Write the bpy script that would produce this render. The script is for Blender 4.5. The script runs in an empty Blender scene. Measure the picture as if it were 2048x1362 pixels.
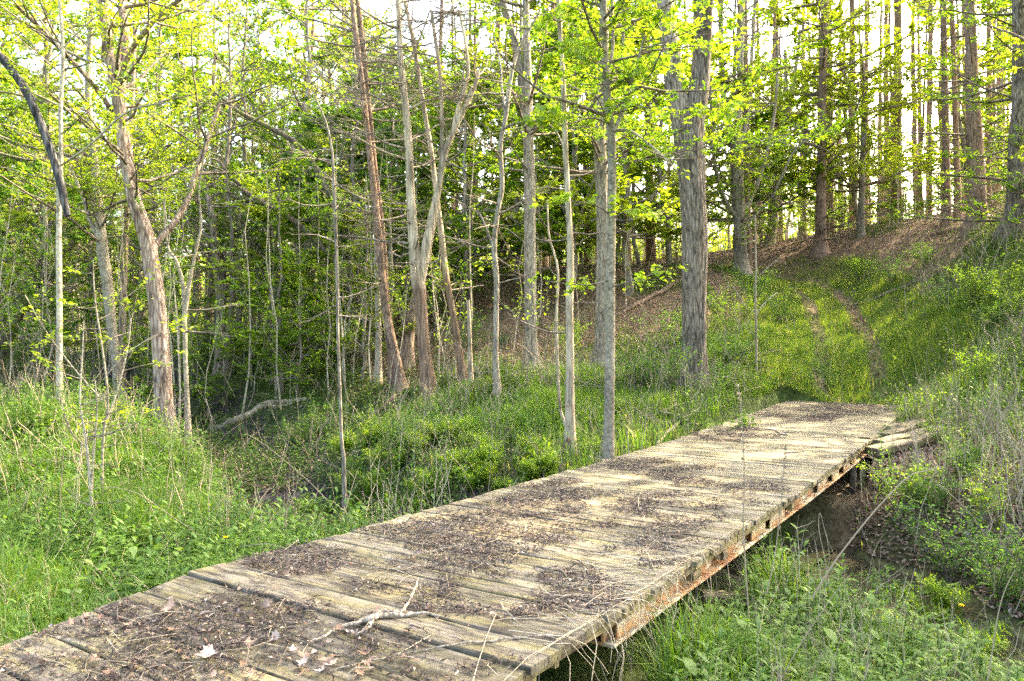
import bpy, math
import numpy as np
from mathutils import Vector, Matrix

# ------------------------------------------------------------------ camera, sky, sun, exposure
C = bpy.context.scene
COL = C.collection
FPX, HX, HY, EYE = 1550.0, 1024.0, 670.0, 1.45
cam_d = bpy.data.cameras.new('camera'); cam = bpy.data.objects.new('camera', cam_d); COL.objects.link(cam)
cam.location = (0, 0, EYE); cam.rotation_euler = (math.pi/2, 0, 0)
cam_d.sensor_width = 36.0; cam_d.lens = 36.0*FPX/2048.0; cam_d.shift_y = -(681-HY)/2048.0
cam_d.clip_start = 0.05; cam_d.clip_end = 3000
C.camera = cam
SUN_EL = math.radians(38); SUN_AZ = math.atan2(0.83, 0.56)      # azimuth from +Y towards +X
w = bpy.data.worlds.new('World'); C.world = w; w.use_nodes = True
wn = w.node_tree.nodes; wl = w.node_tree.links; wn.clear()
sky = wn.new('ShaderNodeTexSky'); sky.sky_type = 'NISHITA'; sky.sun_disc = False
sky.sun_elevation = SUN_EL; sky.sun_rotation = SUN_AZ; sky.air_density = 1.0; sky.dust_density = 7.0; sky.ozone_density = 1.0
bg = wn.new('ShaderNodeBackground'); bg.inputs['Strength'].default_value = 0.15
wo = wn.new('ShaderNodeOutputWorld'); wl.new(sky.outputs[0], bg.inputs[0]); wl.new(bg.outputs[0], wo.inputs[0])
sd = bpy.data.lights.new('sun', 'SUN'); sd.energy = 2.7; sd.angle = math.radians(0.6); sd.color = (1.0, 0.86, 0.62)
so = bpy.data.objects.new('sun', sd); COL.objects.link(so)
sdir = Vector((math.sin(SUN_AZ)*math.cos(SUN_EL), math.cos(SUN_AZ)*math.cos(SUN_EL), math.sin(SUN_EL)))
so.rotation_euler = sdir.to_track_quat('Z', 'Y').to_euler(); so.location = (30, 20, 40)
C.view_settings.view_transform = 'Standard'; C.view_settings.look = 'None'
C.view_settings.exposure = 3.34; C.view_settings.gamma = 1.0; C.view_settings.use_curve_mapping = False
C.view_settings.use_white_balance = True; C.view_settings.white_balance_temperature = 6900; C.view_settings.white_balance_tint = 10
C.cycles.max_bounces = 11; C.cycles.diffuse_bounces = 8; C.cycles.glossy_bounces = 2
C.cycles.transmission_bounces = 8; C.cycles.transparent_max_bounces = 4
C.cycles.sample_clamp_indirect = 6.0; C.cycles.use_denoising = False

R = np.random.default_rng(7)

# ------------------------------------------------------------------ helpers
def at(px, py, Y):
    return np.array([(px-HX)/FPX*Y, Y, EYE-(py-HY)/FPX*Y])

def unit(a):
    return a/np.maximum(np.linalg.norm(a, axis=-1, keepdims=True), 1e-9)

class Buf:
    def __init__(s): s.V=[]; s.F={3:[], 4:[]}; s.M={3:[], 4:[]}; s.T=[]; s.n=0
    def add(s, V, F, mat=0, tint=None):
        V = np.asarray(V, dtype=np.float64).reshape(-1, 3); F = np.asarray(F, dtype=np.int64)
        if len(V) == 0: return
        k = F.shape[1]; s.V.append(V); s.F[k].append(F+s.n); s.M[k].append(np.full(len(F), mat, np.int32))
        t = np.full(len(V), 0.5) if tint is None else np.broadcast_to(tint, (len(V),))
        s.T.append(t); s.n += len(V)
    def mesh(s, name, mats, smooth=False):
        V = np.concatenate(s.V); me = bpy.data.meshes.new(name)
        F4 = np.concatenate(s.F[4]) if s.F[4] else np.zeros((0, 4), np.int64)
        F3 = np.concatenate(s.F[3]) if s.F[3] else np.zeros((0, 3), np.int64)
        M = np.concatenate([np.concatenate(s.M[k]) for k in (4, 3) if s.M[k]])
        loops = np.concatenate([F4.ravel(), F3.ravel()]).astype(np.int32)
        tot = np.concatenate([np.full(len(F4), 4), np.full(len(F3), 3)]).astype(np.int32)
        st = np.concatenate([[0], np.cumsum(tot)[:-1]]).astype(np.int32)
        me.vertices.add(len(V)); me.vertices.foreach_set('co', V.astype(np.float32).ravel())
        me.loops.add(len(loops)); me.loops.foreach_set('vertex_index', loops)
        me.polygons.add(len(tot)); me.polygons.foreach_set('loop_start', st); me.polygons.foreach_set('loop_total', tot)
        for m in mats: me.materials.append(m)
        me.polygons.foreach_set('material_index', M)
        me.polygons.foreach_set('use_smooth', np.full(len(tot), smooth))
        a = me.attributes.new('tint', 'FLOAT', 'POINT'); a.data.foreach_set('value', np.concatenate(s.T).astype(np.float32))
        me.update(calc_edges=True)
        return me

def link(name, me, parent=None):
    o = bpy.data.objects.new(name, me); COL.objects.link(o)
    if parent is not None: o.parent = parent
    return o
def empty(name, loc, rz=0.0):
    o = bpy.data.objects.new(name, None); COL.objects.link(o); o.location = loc; o.rotation_euler = (0, 0, rz)
    o.empty_display_size = 0.2
    return o
def tag(o, label=None, cat=None, group=None, kind=None):
    if label: o['label'] = label
    if cat: o['category'] = cat
    if group: o['group'] = group
    if kind: o['kind'] = kind
    return o
def copy_tree(root):
    r = root.copy(); COL.objects.link(r)
    for ch in root.children:
        c = ch.copy(); COL.objects.link(c); c.parent = r
    return r

def tubes(P, Rr, S=5, closed_tip=False):
    """P (N,K,3), Rr (N,K) -> verts, quads of N tubes"""
    P = np.asarray(P, float); N, K, _ = P.shape
    T = unit(np.gradient(P, axis=1))
    mt = unit(P[:, -1]-P[:, 0]); ref = np.where(np.abs(mt[:, 2:3]) > 0.8, np.array([[0., 1., 0.]]), np.array([[0., 0., 1.]]))
    ref = np.repeat(ref[:, None, :], K, 1)
    A = unit(np.cross(T, ref)); B = np.cross(T, A)
    th = np.arange(S)/S*2*np.pi
    V = P[:, :, None, :] + Rr[:, :, None, None]*(np.cos(th)[None, None, :, None]*A[:, :, None, :] + np.sin(th)[None, None, :, None]*B[:, :, None, :])
    idx = np.arange(N*K*S).reshape(N, K, S)
    a = idx[:, :-1, :]; b = np.roll(a, -1, 2); d = idx[:, 1:, :]; c = np.roll(d, -1, 2)
    F = np.stack([a, d, c, b], -1).reshape(-1, 4)
    return V.reshape(-1, 3), F

def frames(D, N0):
    D = unit(D); S_ = unit(np.cross(D, N0)); Nn = np.cross(S_, D)
    return D, S_, Nn

def leaf_quads(P, D, N0, L, Wd, fold=0.18):
    """diamond leaves, base at P, along D"""
    D, S_, Nn = frames(D, N0)
    L = np.broadcast_to(L, (len(P),))[:, None]; Wd = np.broadcast_to(Wd, (len(P),))[:, None]
    b = P; l = P+D*L*0.45+S_*Wd*0.5+Nn*L*fold; t = P+D*L; r = P+D*L*0.45-S_*Wd*0.5+Nn*L*fold
    V = np.stack([b, l, t, r], 1).reshape(-1, 3)
    return V, np.arange(len(P)*4).reshape(-1, 4)

def ribbons(P, W, Sd):
    """P (N,K,3) centre lines, W (N,K) widths, Sd (N,3) side dirs"""
    N, K, _ = P.shape
    V = np.stack([P-Sd[:, None]*W[..., None]/2, P+Sd[:, None]*W[..., None]/2], 2)
    idx = np.arange(N*K*2).reshape(N, K, 2)
    F = np.stack([idx[:, :-1, 0], idx[:, :-1, 1], idx[:, 1:, 1], idx[:, 1:, 0]], -1).reshape(-1, 4)
    return V.reshape(-1, 3), F

MAPLE2 = np.array([(0,0),(.16,.10),(.42,.02),(.36,.2),(.62,.42),(.34,.42),(.30,.62),(.14,.5),(0,1.0)])   # right half outline (x,y)
def star_leaves(P, D, N0, L, curl=0.15):
    """five lobed leaves: fan around a middle vertex"""
    out = np.concatenate([MAPLE2, MAPLE2[1:-1][::-1]*[-1, 1]]); n = len(out)
    D, S_, Nn = frames(D, N0); L = np.broadcast_to(L, (len(P),))[:, None, None]
    z = -curl*(out[:, 0]**2*2+(out[:, 1]-.4)**2)
    V = P[:, None]+L*(D[:, None]*out[None, :, 1:2]+S_[:, None]*out[None, :, 0:1]+Nn[:, None]*z[None, :, None])
    c = P[:, None]+L*(D[:, None]*0.38)
    V = np.concatenate([c, V], 1); m = n+1
    k = np.arange(n); tri = np.stack([np.zeros(n, int), k+1, (k+1) % n+1], -1)
    F = (np.arange(len(P))[:, None, None]*m+tri[None]).reshape(-1, 3)
    return V.reshape(-1, 3), F, m

def vnoise(x, y, seed=0):
    """cheap smooth value noise"""
    xi = np.floor(x).astype(int); yi = np.floor(y).astype(int); fx = x-xi; fy = y-yi
    fx = fx*fx*(3-2*fx); fy = fy*fy*(3-2*fy)
    def h(a, b):
        v = np.sin(a*127.1+b*311.7+seed*74.7)*43758.5453
        return v-np.floor(v)
    return (h(xi, yi)*(1-fx)+h(xi+1, yi)*fx)*(1-fy)+(h(xi, yi+1)*(1-fx)+h(xi+1, yi+1)*fx)*fy

# ------------------------------------------------------------------ materials
def nodes(name):
    m = bpy.data.materials.new(name); m.use_nodes = True; nt = m.node_tree; nt.nodes.clear()
    return m, nt, nt.nodes, nt.links
def ramp(nt, pts):
    r = nt.nodes.new('ShaderNodeValToRGB'); e = r.color_ramp.elements
    while len(e) < len(pts): e.new(0.5)
    for i, (p, c) in enumerate(pts): e[i].position = p; e[i].color = (*c, 1)
    return r
def leaf_mat(name, pts, trans=0.5, tmul=(1.6, 1.5, 0.8), gloss=0.025):
    m, nt, N, L = nodes(name)
    at_ = N.new('ShaderNodeAttribute'); at_.attribute_name = 'tint'
    oi = N.new('ShaderNodeObjectInfo')
    ad = N.new('ShaderNodeMath'); ad.operation = 'MULTIPLY_ADD'; L.new(oi.outputs['Random'], ad.inputs[0]); ad.inputs[1].default_value = 0.3; ad.inputs[2].default_value = -0.15
    a2 = N.new('ShaderNodeMath'); a2.operation = 'ADD'; L.new(at_.outputs['Fac'], a2.inputs[0]); L.new(ad.outputs[0], a2.inputs[1])
    r = ramp(nt, pts); L.new(a2.outputs[0], r.inputs[0])
    mul = N.new('ShaderNodeMix'); mul.data_type = 'RGBA'; mul.blend_type = 'MULTIPLY'; mul.inputs[0].default_value = 1.0
    L.new(r.outputs[0], mul.inputs[6]); mul.inputs[7].default_value = (*tmul, 1)
    df = N.new('ShaderNodeBsdfDiffuse'); tr = N.new('ShaderNodeBsdfTranslucent'); gl = N.new('ShaderNodeBsdfGlossy')
    gl.inputs['Roughness'].default_value = 0.55; gl.inputs['Color'].default_value = (1, 1, 1, 1)
    L.new(r.outputs[0], df.inputs[0]); L.new(mul.outputs[2], tr.inputs[0])
    mx = N.new('ShaderNodeMixShader'); mx.inputs[0].default_value = trans; L.new(df.outputs[0], mx.inputs[1]); L.new(tr.outputs[0], mx.inputs[2])
    m2 = N.new('ShaderNodeMixShader'); m2.inputs[0].default_value = gloss; L.new(mx.outputs[0], m2.inputs[1]); L.new(gl.outputs[0], m2.inputs[2])
    o = N.new('ShaderNodeOutputMaterial'); L.new(m2.outputs[0], o.inputs[0])
    return m
def matte_tint(name, pts, rough=0.9):
    m, nt, N, L = nodes(name)
    at_ = N.new('ShaderNodeAttribute'); at_.attribute_name = 'tint'
    r = ramp(nt, pts); L.new(at_.outputs['Fac'], r.inputs[0])
    p = N.new('ShaderNodeBsdfPrincipled'); p.inputs['Roughness'].default_value = rough; p.inputs['Specular IOR Level'].default_value = 0.25
    L.new(r.outputs[0], p.inputs['Base Color']); o = N.new('ShaderNodeOutputMaterial'); L.new(p.outputs[0], o.inputs[0])
    return m
def bark_mat(name, dark, mid, light, scale=14.0, stretch=0.12, bump=0.6, moss=None, low=None):
    m, nt, N, L = nodes(name)
    tc = N.new('ShaderNodeTexCoord'); oi = N.new('ShaderNodeObjectInfo')
    mp = N.new('ShaderNodeMapping'); mp.inputs['Scale'].default_value = (1, 1, stretch); L.new(tc.outputs['Object'], mp.inputs[0])
    n1 = N.new('ShaderNodeTexNoise'); n1.inputs['Scale'].default_value = scale; n1.inputs['Detail'].default_value = 6; n1.inputs['Roughness'].default_value = 0.65
    L.new(mp.outputs[0], n1.inputs[0])
    vo = N.new('ShaderNodeTexVoronoi'); vo.feature = 'DISTANCE_TO_EDGE'; vo.inputs['Scale'].default_value = scale*1.3; L.new(mp.outputs[0], vo.inputs['Vector'])
    n2 = N.new('ShaderNodeTexNoise'); n2.inputs['Scale'].default_value = 1.4; n2.inputs['Detail'].default_value = 4; L.new(tc.outputs['Object'], n2.inputs[0])
    mn = N.new('ShaderNodeMath'); mn.operation = 'MULTIPLY_ADD'; L.new(vo.outputs['Distance'], mn.inputs[0]); mn.inputs[1].default_value = 1.1; L.new(n1.outputs['Fac'], mn.inputs[2])
    r = ramp(nt, [(0.42, dark), (0.6, mid), (0.85, light)]); L.new(mn.outputs[0], r.inputs[0])
    r2 = ramp(nt, [(0.3, (0.62, 0.62, 0.62)), (0.72, (1.25, 1.22, 1.18))]); L.new(n2.outputs['Fac'], r2.inputs[0])
    mu = N.new('ShaderNodeMix'); mu.data_type = 'RGBA'; mu.blend_type = 'MULTIPLY'; mu.inputs[0].default_value = 1
    L.new(r.outputs[0], mu.inputs[6]); L.new(r2.outputs[0], mu.inputs[7]); last = mu.outputs[2]
    if moss:
        n3 = N.new('ShaderNodeTexNoise'); n3.inputs['Scale'].default_value = 3.0; n3.inputs['Detail'].default_value = 8; L.new(tc.outputs['Object'], n3.inputs[0])
        r3 = ramp(nt, [(0.5, (0, 0, 0)), (0.62, (1, 1, 1))]); L.new(n3.outputs['Fac'], r3.inputs[0])
        mm = N.new('ShaderNodeMix'); mm.data_type = 'RGBA'; L.new(r3.outputs[0], mm.inputs[0]); L.new(last, mm.inputs[6]); mm.inputs[7].default_value = (*moss, 1); last = mm.outputs[2]
    if low:   # (colour, object height where the lower bark gives way)
        sx = N.new('ShaderNodeSeparateXYZ'); L.new(tc.outputs['Object'], sx.inputs[0])
        ad = N.new('ShaderNodeMath'); ad.operation = 'MULTIPLY_ADD'; L.new(n2.outputs['Fac'], ad.inputs[0]); ad.inputs[1].default_value = 3.2; L.new(sx.outputs['Z'], ad.inputs[2])
        mr = N.new('ShaderNodeMapRange'); mr.inputs[1].default_value = low[1]+1.4; mr.inputs[2].default_value = low[1]+1.9; L.new(ad.outputs[0], mr.inputs[0])
        ml = N.new('ShaderNodeMix'); ml.data_type = 'RGBA'; ml.blend_type = 'MULTIPLY'; ml.inputs[0].default_value = 1; L.new(last, ml.inputs[6]); ml.inputs[7].default_value = (*low[0], 1)
        mm = N.new('ShaderNodeMix'); mm.data_type = 'RGBA'; L.new(mr.outputs[0], mm.inputs[0]); L.new(ml.outputs[2], mm.inputs[6]); L.new(last, mm.inputs[7]); last = mm.outputs[2]
    hs = N.new('ShaderNodeHueSaturation'); L.new(last, hs.inputs['Color'])
    mv = N.new('ShaderNodeMath'); mv.operation = 'MULTIPLY_ADD'; L.new(oi.outputs['Random'], mv.inputs[0]); mv.inputs[1].default_value = 0.5; mv.inputs[2].default_value = 0.75; L.new(mv.outputs[0], hs.inputs['Value'])
    p = N.new('ShaderNodeBsdfPrincipled'); p.inputs['Roughness'].default_value = 0.92; p.inputs['Specular IOR Level'].default_value = 0.2; L.new(hs.outputs[0], p.inputs['Base Color'])
    b = N.new('ShaderNodeBump'); b.inputs['Strength'].default_value = bump; b.inputs['Distance'].default_value = 0.03; L.new(mn.outputs[0], b.inputs['Height']); L.new(b.outputs[0], p.inputs['Normal'])
    o = N.new('ShaderNodeOutputMaterial'); L.new(p.outputs[0], o.inputs[0])
    return m

M = {}
M['bark_oak'] = bark_mat('furrowed_bark', (.055, .045, .035), (.20, .165, .125), (.36, .31, .25), 17, .16, 1.0)
M['bark_grey'] = bark_mat('grey_bark', (.10, .085, .065), (.27, .235, .18), (.40, .36, .29), 18, .22, .7)
M['bark_smooth'] = bark_mat('smooth_pale_bark', (.16, .14, .10), (.34, .30, .22), (.44, .40, .31), 13, .8, .3)
M['bark_brown'] = bark_mat('reddish_brown_bark', (.07, .048, .035), (.21, .14, .10), (.33, .24, .18), 16, .3, .7)
M['bark_willow'] = bark_mat('ridged_pinkish_bark', (.09, .06, .045), (.27, .20, .15), (.43, .35, .28), 13, .2, 1.0)
M['bark_dead'] = bark_mat('peeled_dead_wood', (.16, .13, .09), (.36, .30, .21), (.48, .41, .30), 12, .16, .35)
M['bark_peel'] = bark_mat('half_peeled_dead_wood', (.16, .13, .09), (.36, .30, .21), (.48, .41, .30), 12, .10, .45, low=((.52, .42, .40), 2.4))
M['bark_mossy'] = bark_mat('mossy_dark_bark', (.03, .025, .02), (.10, .08, .06), (.18, .15, .11), 14, .2, .7, moss=(.10, .13, .02))
M['bark_black'] = bark_mat('blackened_bark', (.012, .012, .013), (.05, .05, .052), (.16, .16, .155), 14, .15, .8)
M['twig'] = bark_mat('twig_bark', (.08, .065, .05), (.19, .16, .125), (.30, .26, .21), 10, .5, .2)
M['leaf_fresh'] = leaf_mat('fresh_green_leaf', [(0, (.055, .13, .012)), (.5, (.13, .25, .018)), (1, (.25, .34, .025))], .58)
M['leaf_deep'] = leaf_mat('deep_green_leaf', [(0, (.025, .085, .015)), (.5, (.075, .18, .02)), (1, (.15, .26, .028))], .55)
M['leaf_yellow'] = leaf_mat('yellow_green_leaf', [(0, (.11, .16, .015)), (.5, (.20, .29, .02)), (1, (.33, .39, .035))], .62)
M['needle'] = leaf_mat('pine_needle', [(0, (.02, .05, .015)), (.5, (.04, .085, .02)), (1, (.08, .13, .03))], .25)
M['grass'] = leaf_mat('grass_blade', [(0, (.06, .155, .012)), (.5, (.088, .18, .014)), (.9, (.16, .24, .025)), (1, (.34, .31, .13))], .45)
M['herb'] = leaf_mat('broad_herb_leaf', [(0, (.045, .13, .014)), (.5, (.07, .155, .018)), (1, (.14, .23, .03))], .45)
M['cover'] = leaf_mat('ground_cover_leaf', [(0, (.028, .075, .012)), (.5, (.07, .125, .02)), (1, (.16, .22, .035))], .4)
M['straw'] = matte_tint('dry_straw', [(0, (.13, .10, .07)), (.5, (.30, .24, .16)), (1, (.48, .41, .29))])
M['litter'] = matte_tint('dead_leaf', [(0, (.08, .05, .03)), (.45, (.24, .15, .10)), (.8, (.36, .27, .21)), (1, (.40, .36, .33))])
M['debris'] = matte_tint('catkin_debris', [(0, (.018, .012, .011)), (.55, (.082, .064, .054)), (.9, (.19, .15, .125)), (1, (.42, .36, .31))])
M['flower'] = matte_tint('yellow_petal', [(0, (.75, .50, .01)), (1, (.85, .62, .02))])

def deck_mat(name, base, light, green, dark):
    m, nt, N, L = nodes(name)
    tc = N.new('ShaderNodeTexCoord'); oi = N.new('ShaderNodeObjectInfo')
    cb = N.new('ShaderNodeCombineXYZ'); mm = N.new('ShaderNodeMath'); mm.operation = 'MULTIPLY'; mm.inputs[1].default_value = 77; L.new(oi.outputs['Random'], mm.inputs[0])
    for i in range(3): L.new(mm.outputs[0], cb.inputs[i])
    va = N.new('ShaderNodeVectorMath'); va.operation = 'ADD'; L.new(tc.outputs['Object'], va.inputs[0]); L.new(cb.outputs[0], va.inputs[1])
    mp = N.new('ShaderNodeMapping'); mp.inputs['Scale'].default_value = (1.6, 26, 10); L.new(va.outputs[0], mp.inputs[0])
    g = N.new('ShaderNodeTexNoise'); g.inputs['Scale'].default_value = 1.6; g.inputs['Detail'].default_value = 8; g.inputs['Roughness'].default_value = .65; g.inputs['Distortion'].default_value = .6; L.new(mp.outputs[0], g.inputs[0])
    mp2 = N.new('ShaderNodeMapping'); mp2.inputs['Scale'].default_value = (1.0, 3.5, 1); L.new(va.outputs[0], mp2.inputs[0])
    s = N.new('ShaderNodeTexNoise'); s.inputs['Scale'].default_value = 2.6; s.inputs['Detail'].default_value = 7; s.inputs['Roughness'].default_value = .7; L.new(mp2.outputs[0], s.inputs[0])
    r = ramp(nt, [(.33, dark), (.46, base), (.66, light)]); L.new(g.outputs['Fac'], r.inputs[0])
    rs = ramp(nt, [(.42, (0, 0, 0)), (.62, (1, 1, 1))]); L.new(s.outputs['Fac'], rs.inputs[0])
    mx = N.new('ShaderNodeMix'); mx.data_type = 'RGBA'; L.new(rs.outputs[0], mx.inputs[0]); L.new(r.outputs[0], mx.inputs[6])
    mg = N.new('ShaderNodeMix'); mg.data_type = 'RGBA'; mg.blend_type = 'MULTIPLY'; mg.inputs[0].default_value = 1; L.new(r.outputs[0], mg.inputs[6]); mg.inputs[7].default_value = (*green, 1); L.new(mg.outputs[2], mx.inputs[7])
    s2 = N.new('ShaderNodeTexNoise'); s2.inputs['Scale'].default_value = 5; s2.inputs['Detail'].default_value = 6; s2.inputs['Roughness'].default_value = .6; L.new(mp2.outputs[0], s2.inputs[0])
    r3 = ramp(nt, [(.34, (.30, .28, .27)), (.50, (.92, .92, .94)), (.68, (1.25, 1.2, 1.1))]); L.new(s2.outputs['Fac'], r3.inputs[0])
    m3 = N.new('ShaderNodeMix'); m3.data_type = 'RGBA'; m3.blend_type = 'MULTIPLY'; m3.inputs[0].default_value = 1; L.new(mx.outputs[2], m3.inputs[6]); L.new(r3.outputs[0], m3.inputs[7])
    hs = N.new('ShaderNodeHueSaturation'); L.new(m3.outputs[2], hs.inputs['Color'])
    mv = N.new('ShaderNodeMath'); mv.operation = 'MULTIPLY_ADD'; L.new(oi.outputs['Random'], mv.inputs[0]); mv.inputs[1].default_value = .6; mv.inputs[2].default_value = .7; L.new(mv.outputs[0], hs.inputs['Value'])
    p = N.new('ShaderNodeBsdfPrincipled'); p.inputs['Roughness'].default_value = .8; p.inputs['Specular IOR Level'].default_value = .3; L.new(hs.outputs[0], p.inputs['Base Color'])
    b = N.new('ShaderNodeBump'); b.inputs['Strength'].default_value = .6; b.inputs['Distance'].default_value = .004; L.new(g.outputs['Fac'], b.inputs['Height']); L.new(b.outputs[0], p.inputs['Normal'])
    o = N.new('ShaderNodeOutputMaterial'); L.new(p.outputs[0], o.inputs[0])
    return m
M['deck'] = deck_mat('weathered_deck_board', (.155, .136, .098), (.26, .23, .168), (1.02, 1.0, .60), (.035, .03, .024))
M['lumber'] = deck_mat('side_lumber', (.21, .165, .09), (.30, .24, .14), (.85, .98, .6), (.07, .05, .03))
M['rotten'] = deck_mat('rotten_timber', (.17, .13, .09), (.30, .25, .18), (.8, 1.0, .5), (.05, .04, .03))

def rust_mat():
    m, nt, N, L = nodes('rusty_painted_steel')
    tc = N.new('ShaderNodeTexCoord')
    n = N.new('ShaderNodeTexNoise'); n.inputs['Scale'].default_value = 1.8; n.inputs['Detail'].default_value = 9; n.inputs['Roughness'].default_value = .7; L.new(tc.outputs['Object'], n.inputs[0])
    n2 = N.new('ShaderNodeTexNoise'); n2.inputs['Scale'].default_value = 18; n2.inputs['Detail'].default_value = 6; L.new(tc.outputs['Object'], n2.inputs[0])
    r = ramp(nt, [(.0, (.34, .36, .28)), (.46, (.46, .42, .30)), (.50, (.42, .25, .11)), (.62, (.27, .12, .045)), (.75, (.10, .045, .025))]); L.new(n.outputs['Fac'], r.inputs[0])
    r2 = ramp(nt, [(.35, (.55, .45, .4)), (.6, (1.1, 1.1, 1.1))]); L.new(n2.outputs['Fac'], r2.inputs[0])
    mx = N.new('ShaderNodeMix'); mx.data_type = 'RGBA'; mx.blend_type = 'MULTIPLY'; mx.inputs[0].default_value = 1; L.new(r.outputs[0], mx.inputs[6]); L.new(r2.outputs[0], mx.inputs[7])
    p = N.new('ShaderNodeBsdfPrincipled'); p.inputs['Roughness'].default_value = .75; L.new(mx.outputs[2], p.inputs['Base Color'])
    b = N.new('ShaderNodeBump'); b.inputs['Strength'].default_value = .6; b.inputs['Distance'].default_value = .01; L.new(n2.outputs['Fac'], b.inputs['Height']); L.new(b.outputs[0], p.inputs['Normal'])
    o = N.new('ShaderNodeOutputMaterial'); L.new(p.outputs[0], o.inputs[0]); return m
M['rust'] = rust_mat()

def ground_mat():
    m, nt, N, L = nodes('forest_soil')
    tc = N.new('ShaderNodeTexCoord'); at_ = N.new('ShaderNodeAttribute'); at_.attribute_name = 'tint'
    n = N.new('ShaderNodeTexNoise'); n.inputs['Scale'].default_value = 5; n.inputs['Detail'].default_value = 10; n.inputs['Roughness'].default_value = .7; L.new(tc.outputs['Object'], n.inputs[0])
    v = N.new('ShaderNodeTexVoronoi'); v.inputs['Scale'].default_value = 16; v.inputs['Randomness'].default_value = 1; L.new(tc.outputs['Object'], v.inputs['Vector'])
    rb = ramp(nt, [(.3, (.07, .045, .03)), (.5, (.18, .115, .075)), (.7, (.30, .21, .15))]); L.new(n.outputs['Fac'], rb.inputs[0])
    rg = ramp(nt, [(.3, (.02, .03, .008)), (.55, (.055, .085, .018)), (.75, (.11, .13, .04))]); L.new(n.outputs['Fac'], rg.inputs[0])
    ra = ramp(nt, [(.3, (.022, .018, .018)), (.6, (.06, .05, .05)), (.8, (.12, .10, .09))]); L.new(n.outputs['Fac'], ra.inputs[0])
    # tint: 0 brown litter, .5 green, 1 dark bare mud
    m1 = N.new('ShaderNodeMapRange'); m1.inputs[1].default_value = 0; m1.inputs[2].default_value = .5; L.new(at_.outputs['Fac'], m1.inputs[0])
    m2 = N.new('ShaderNodeMapRange'); m2.inputs[1].default_value = .5; m2.inputs[2].default_value = 1; L.new(at_.outputs['Fac'], m2.inputs[0])
    x1 = N.new('ShaderNodeMix'); x1.data_type = 'RGBA'; L.new(m1.outputs[0], x1.inputs[0]); L.new(rb.outputs[0], x1.inputs[6]); L.new(rg.outputs[0], x1.inputs[7])
    x2 = N.new('ShaderNodeMix'); x2.data_type = 'RGBA'; L.new(m2.outputs[0], x2.inputs[0]); L.new(x1.outputs[2], x2.inputs[6]); L.new(ra.outputs[0], x2.inputs[7])
    hv = N.new('ShaderNodeMapRange'); hv.inputs[3].default_value = .65; hv.inputs[4].default_value = 1.35; L.new(v.outputs['Color'], hv.inputs[0])
    x3 = N.new('ShaderNodeVectorMath'); x3.operation = 'SCALE'; L.new(x2.outputs[2], x3.inputs[0]); L.new(hv.outputs[0], x3.inputs['Scale'])
    p = N.new('ShaderNodeBsdfPrincipled'); p.inputs['Roughness'].default_value = .95; p.inputs['Specular IOR Level'].default_value = .15; L.new(x3.outputs[0], p.inputs['Base Color'])
    b = N.new('ShaderNodeBump'); b.inputs['Strength'].default_value = .9; b.inputs['Distance'].default_value = .05; L.new(n.outputs['Fac'], b.inputs['Height']); L.new(b.outputs[0], p.inputs['Normal'])
    o = N.new('ShaderNodeOutputMaterial'); L.new(p.outputs[0], o.inputs[0]); return m
M['ground'] = ground_mat()
def water_mat():
    m, nt, N, L = nodes('murky_creek_water')
    tc = N.new('ShaderNodeTexCoord'); n = N.new('ShaderNodeTexNoise'); n.inputs['Scale'].default_value = 3; n.inputs['Detail'].default_value = 3; L.new(tc.outputs['Object'], n.inputs[0])
    p = N.new('ShaderNodeBsdfPrincipled'); p.inputs['Base Color'].default_value = (.045, .04, .025, 1); p.inputs['Roughness'].default_value = .08
    b = N.new('ShaderNodeBump'); b.inputs['Strength'].default_value = .25; b.inputs['Distance'].default_value = .02; L.new(n.outputs['Fac'], b.inputs['Height']); L.new(b.outputs[0], p.inputs['Normal'])
    o = N.new('ShaderNodeOutputMaterial'); L.new(p.outputs[0], o.inputs[0]); return m
M['water'] = water_mat()

# ------------------------------------------------------------------ bridge frame of reference
P0 = np.array([-1.963, 4.756]); U = np.array([.546, .838]); Vv = np.array([.838, -.546]); DW = 2.44; DL = 14.75
ZS = np.array([-3.2, -.92, -.2, 0, 1, 2.6, 5, 8, 11, 14.75]); ZZ = np.array([-.30, -.091, -.03, 0, -.035, -.056, -.085, -.097, -.06, 0.])
def zdeck(s): return np.interp(s, ZS, ZZ)
def D(s, t, dz=0.0):
    p = P0+U*s+Vv*t
    return np.array([p[0], p[1], float(zdeck(s))+dz])

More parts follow.
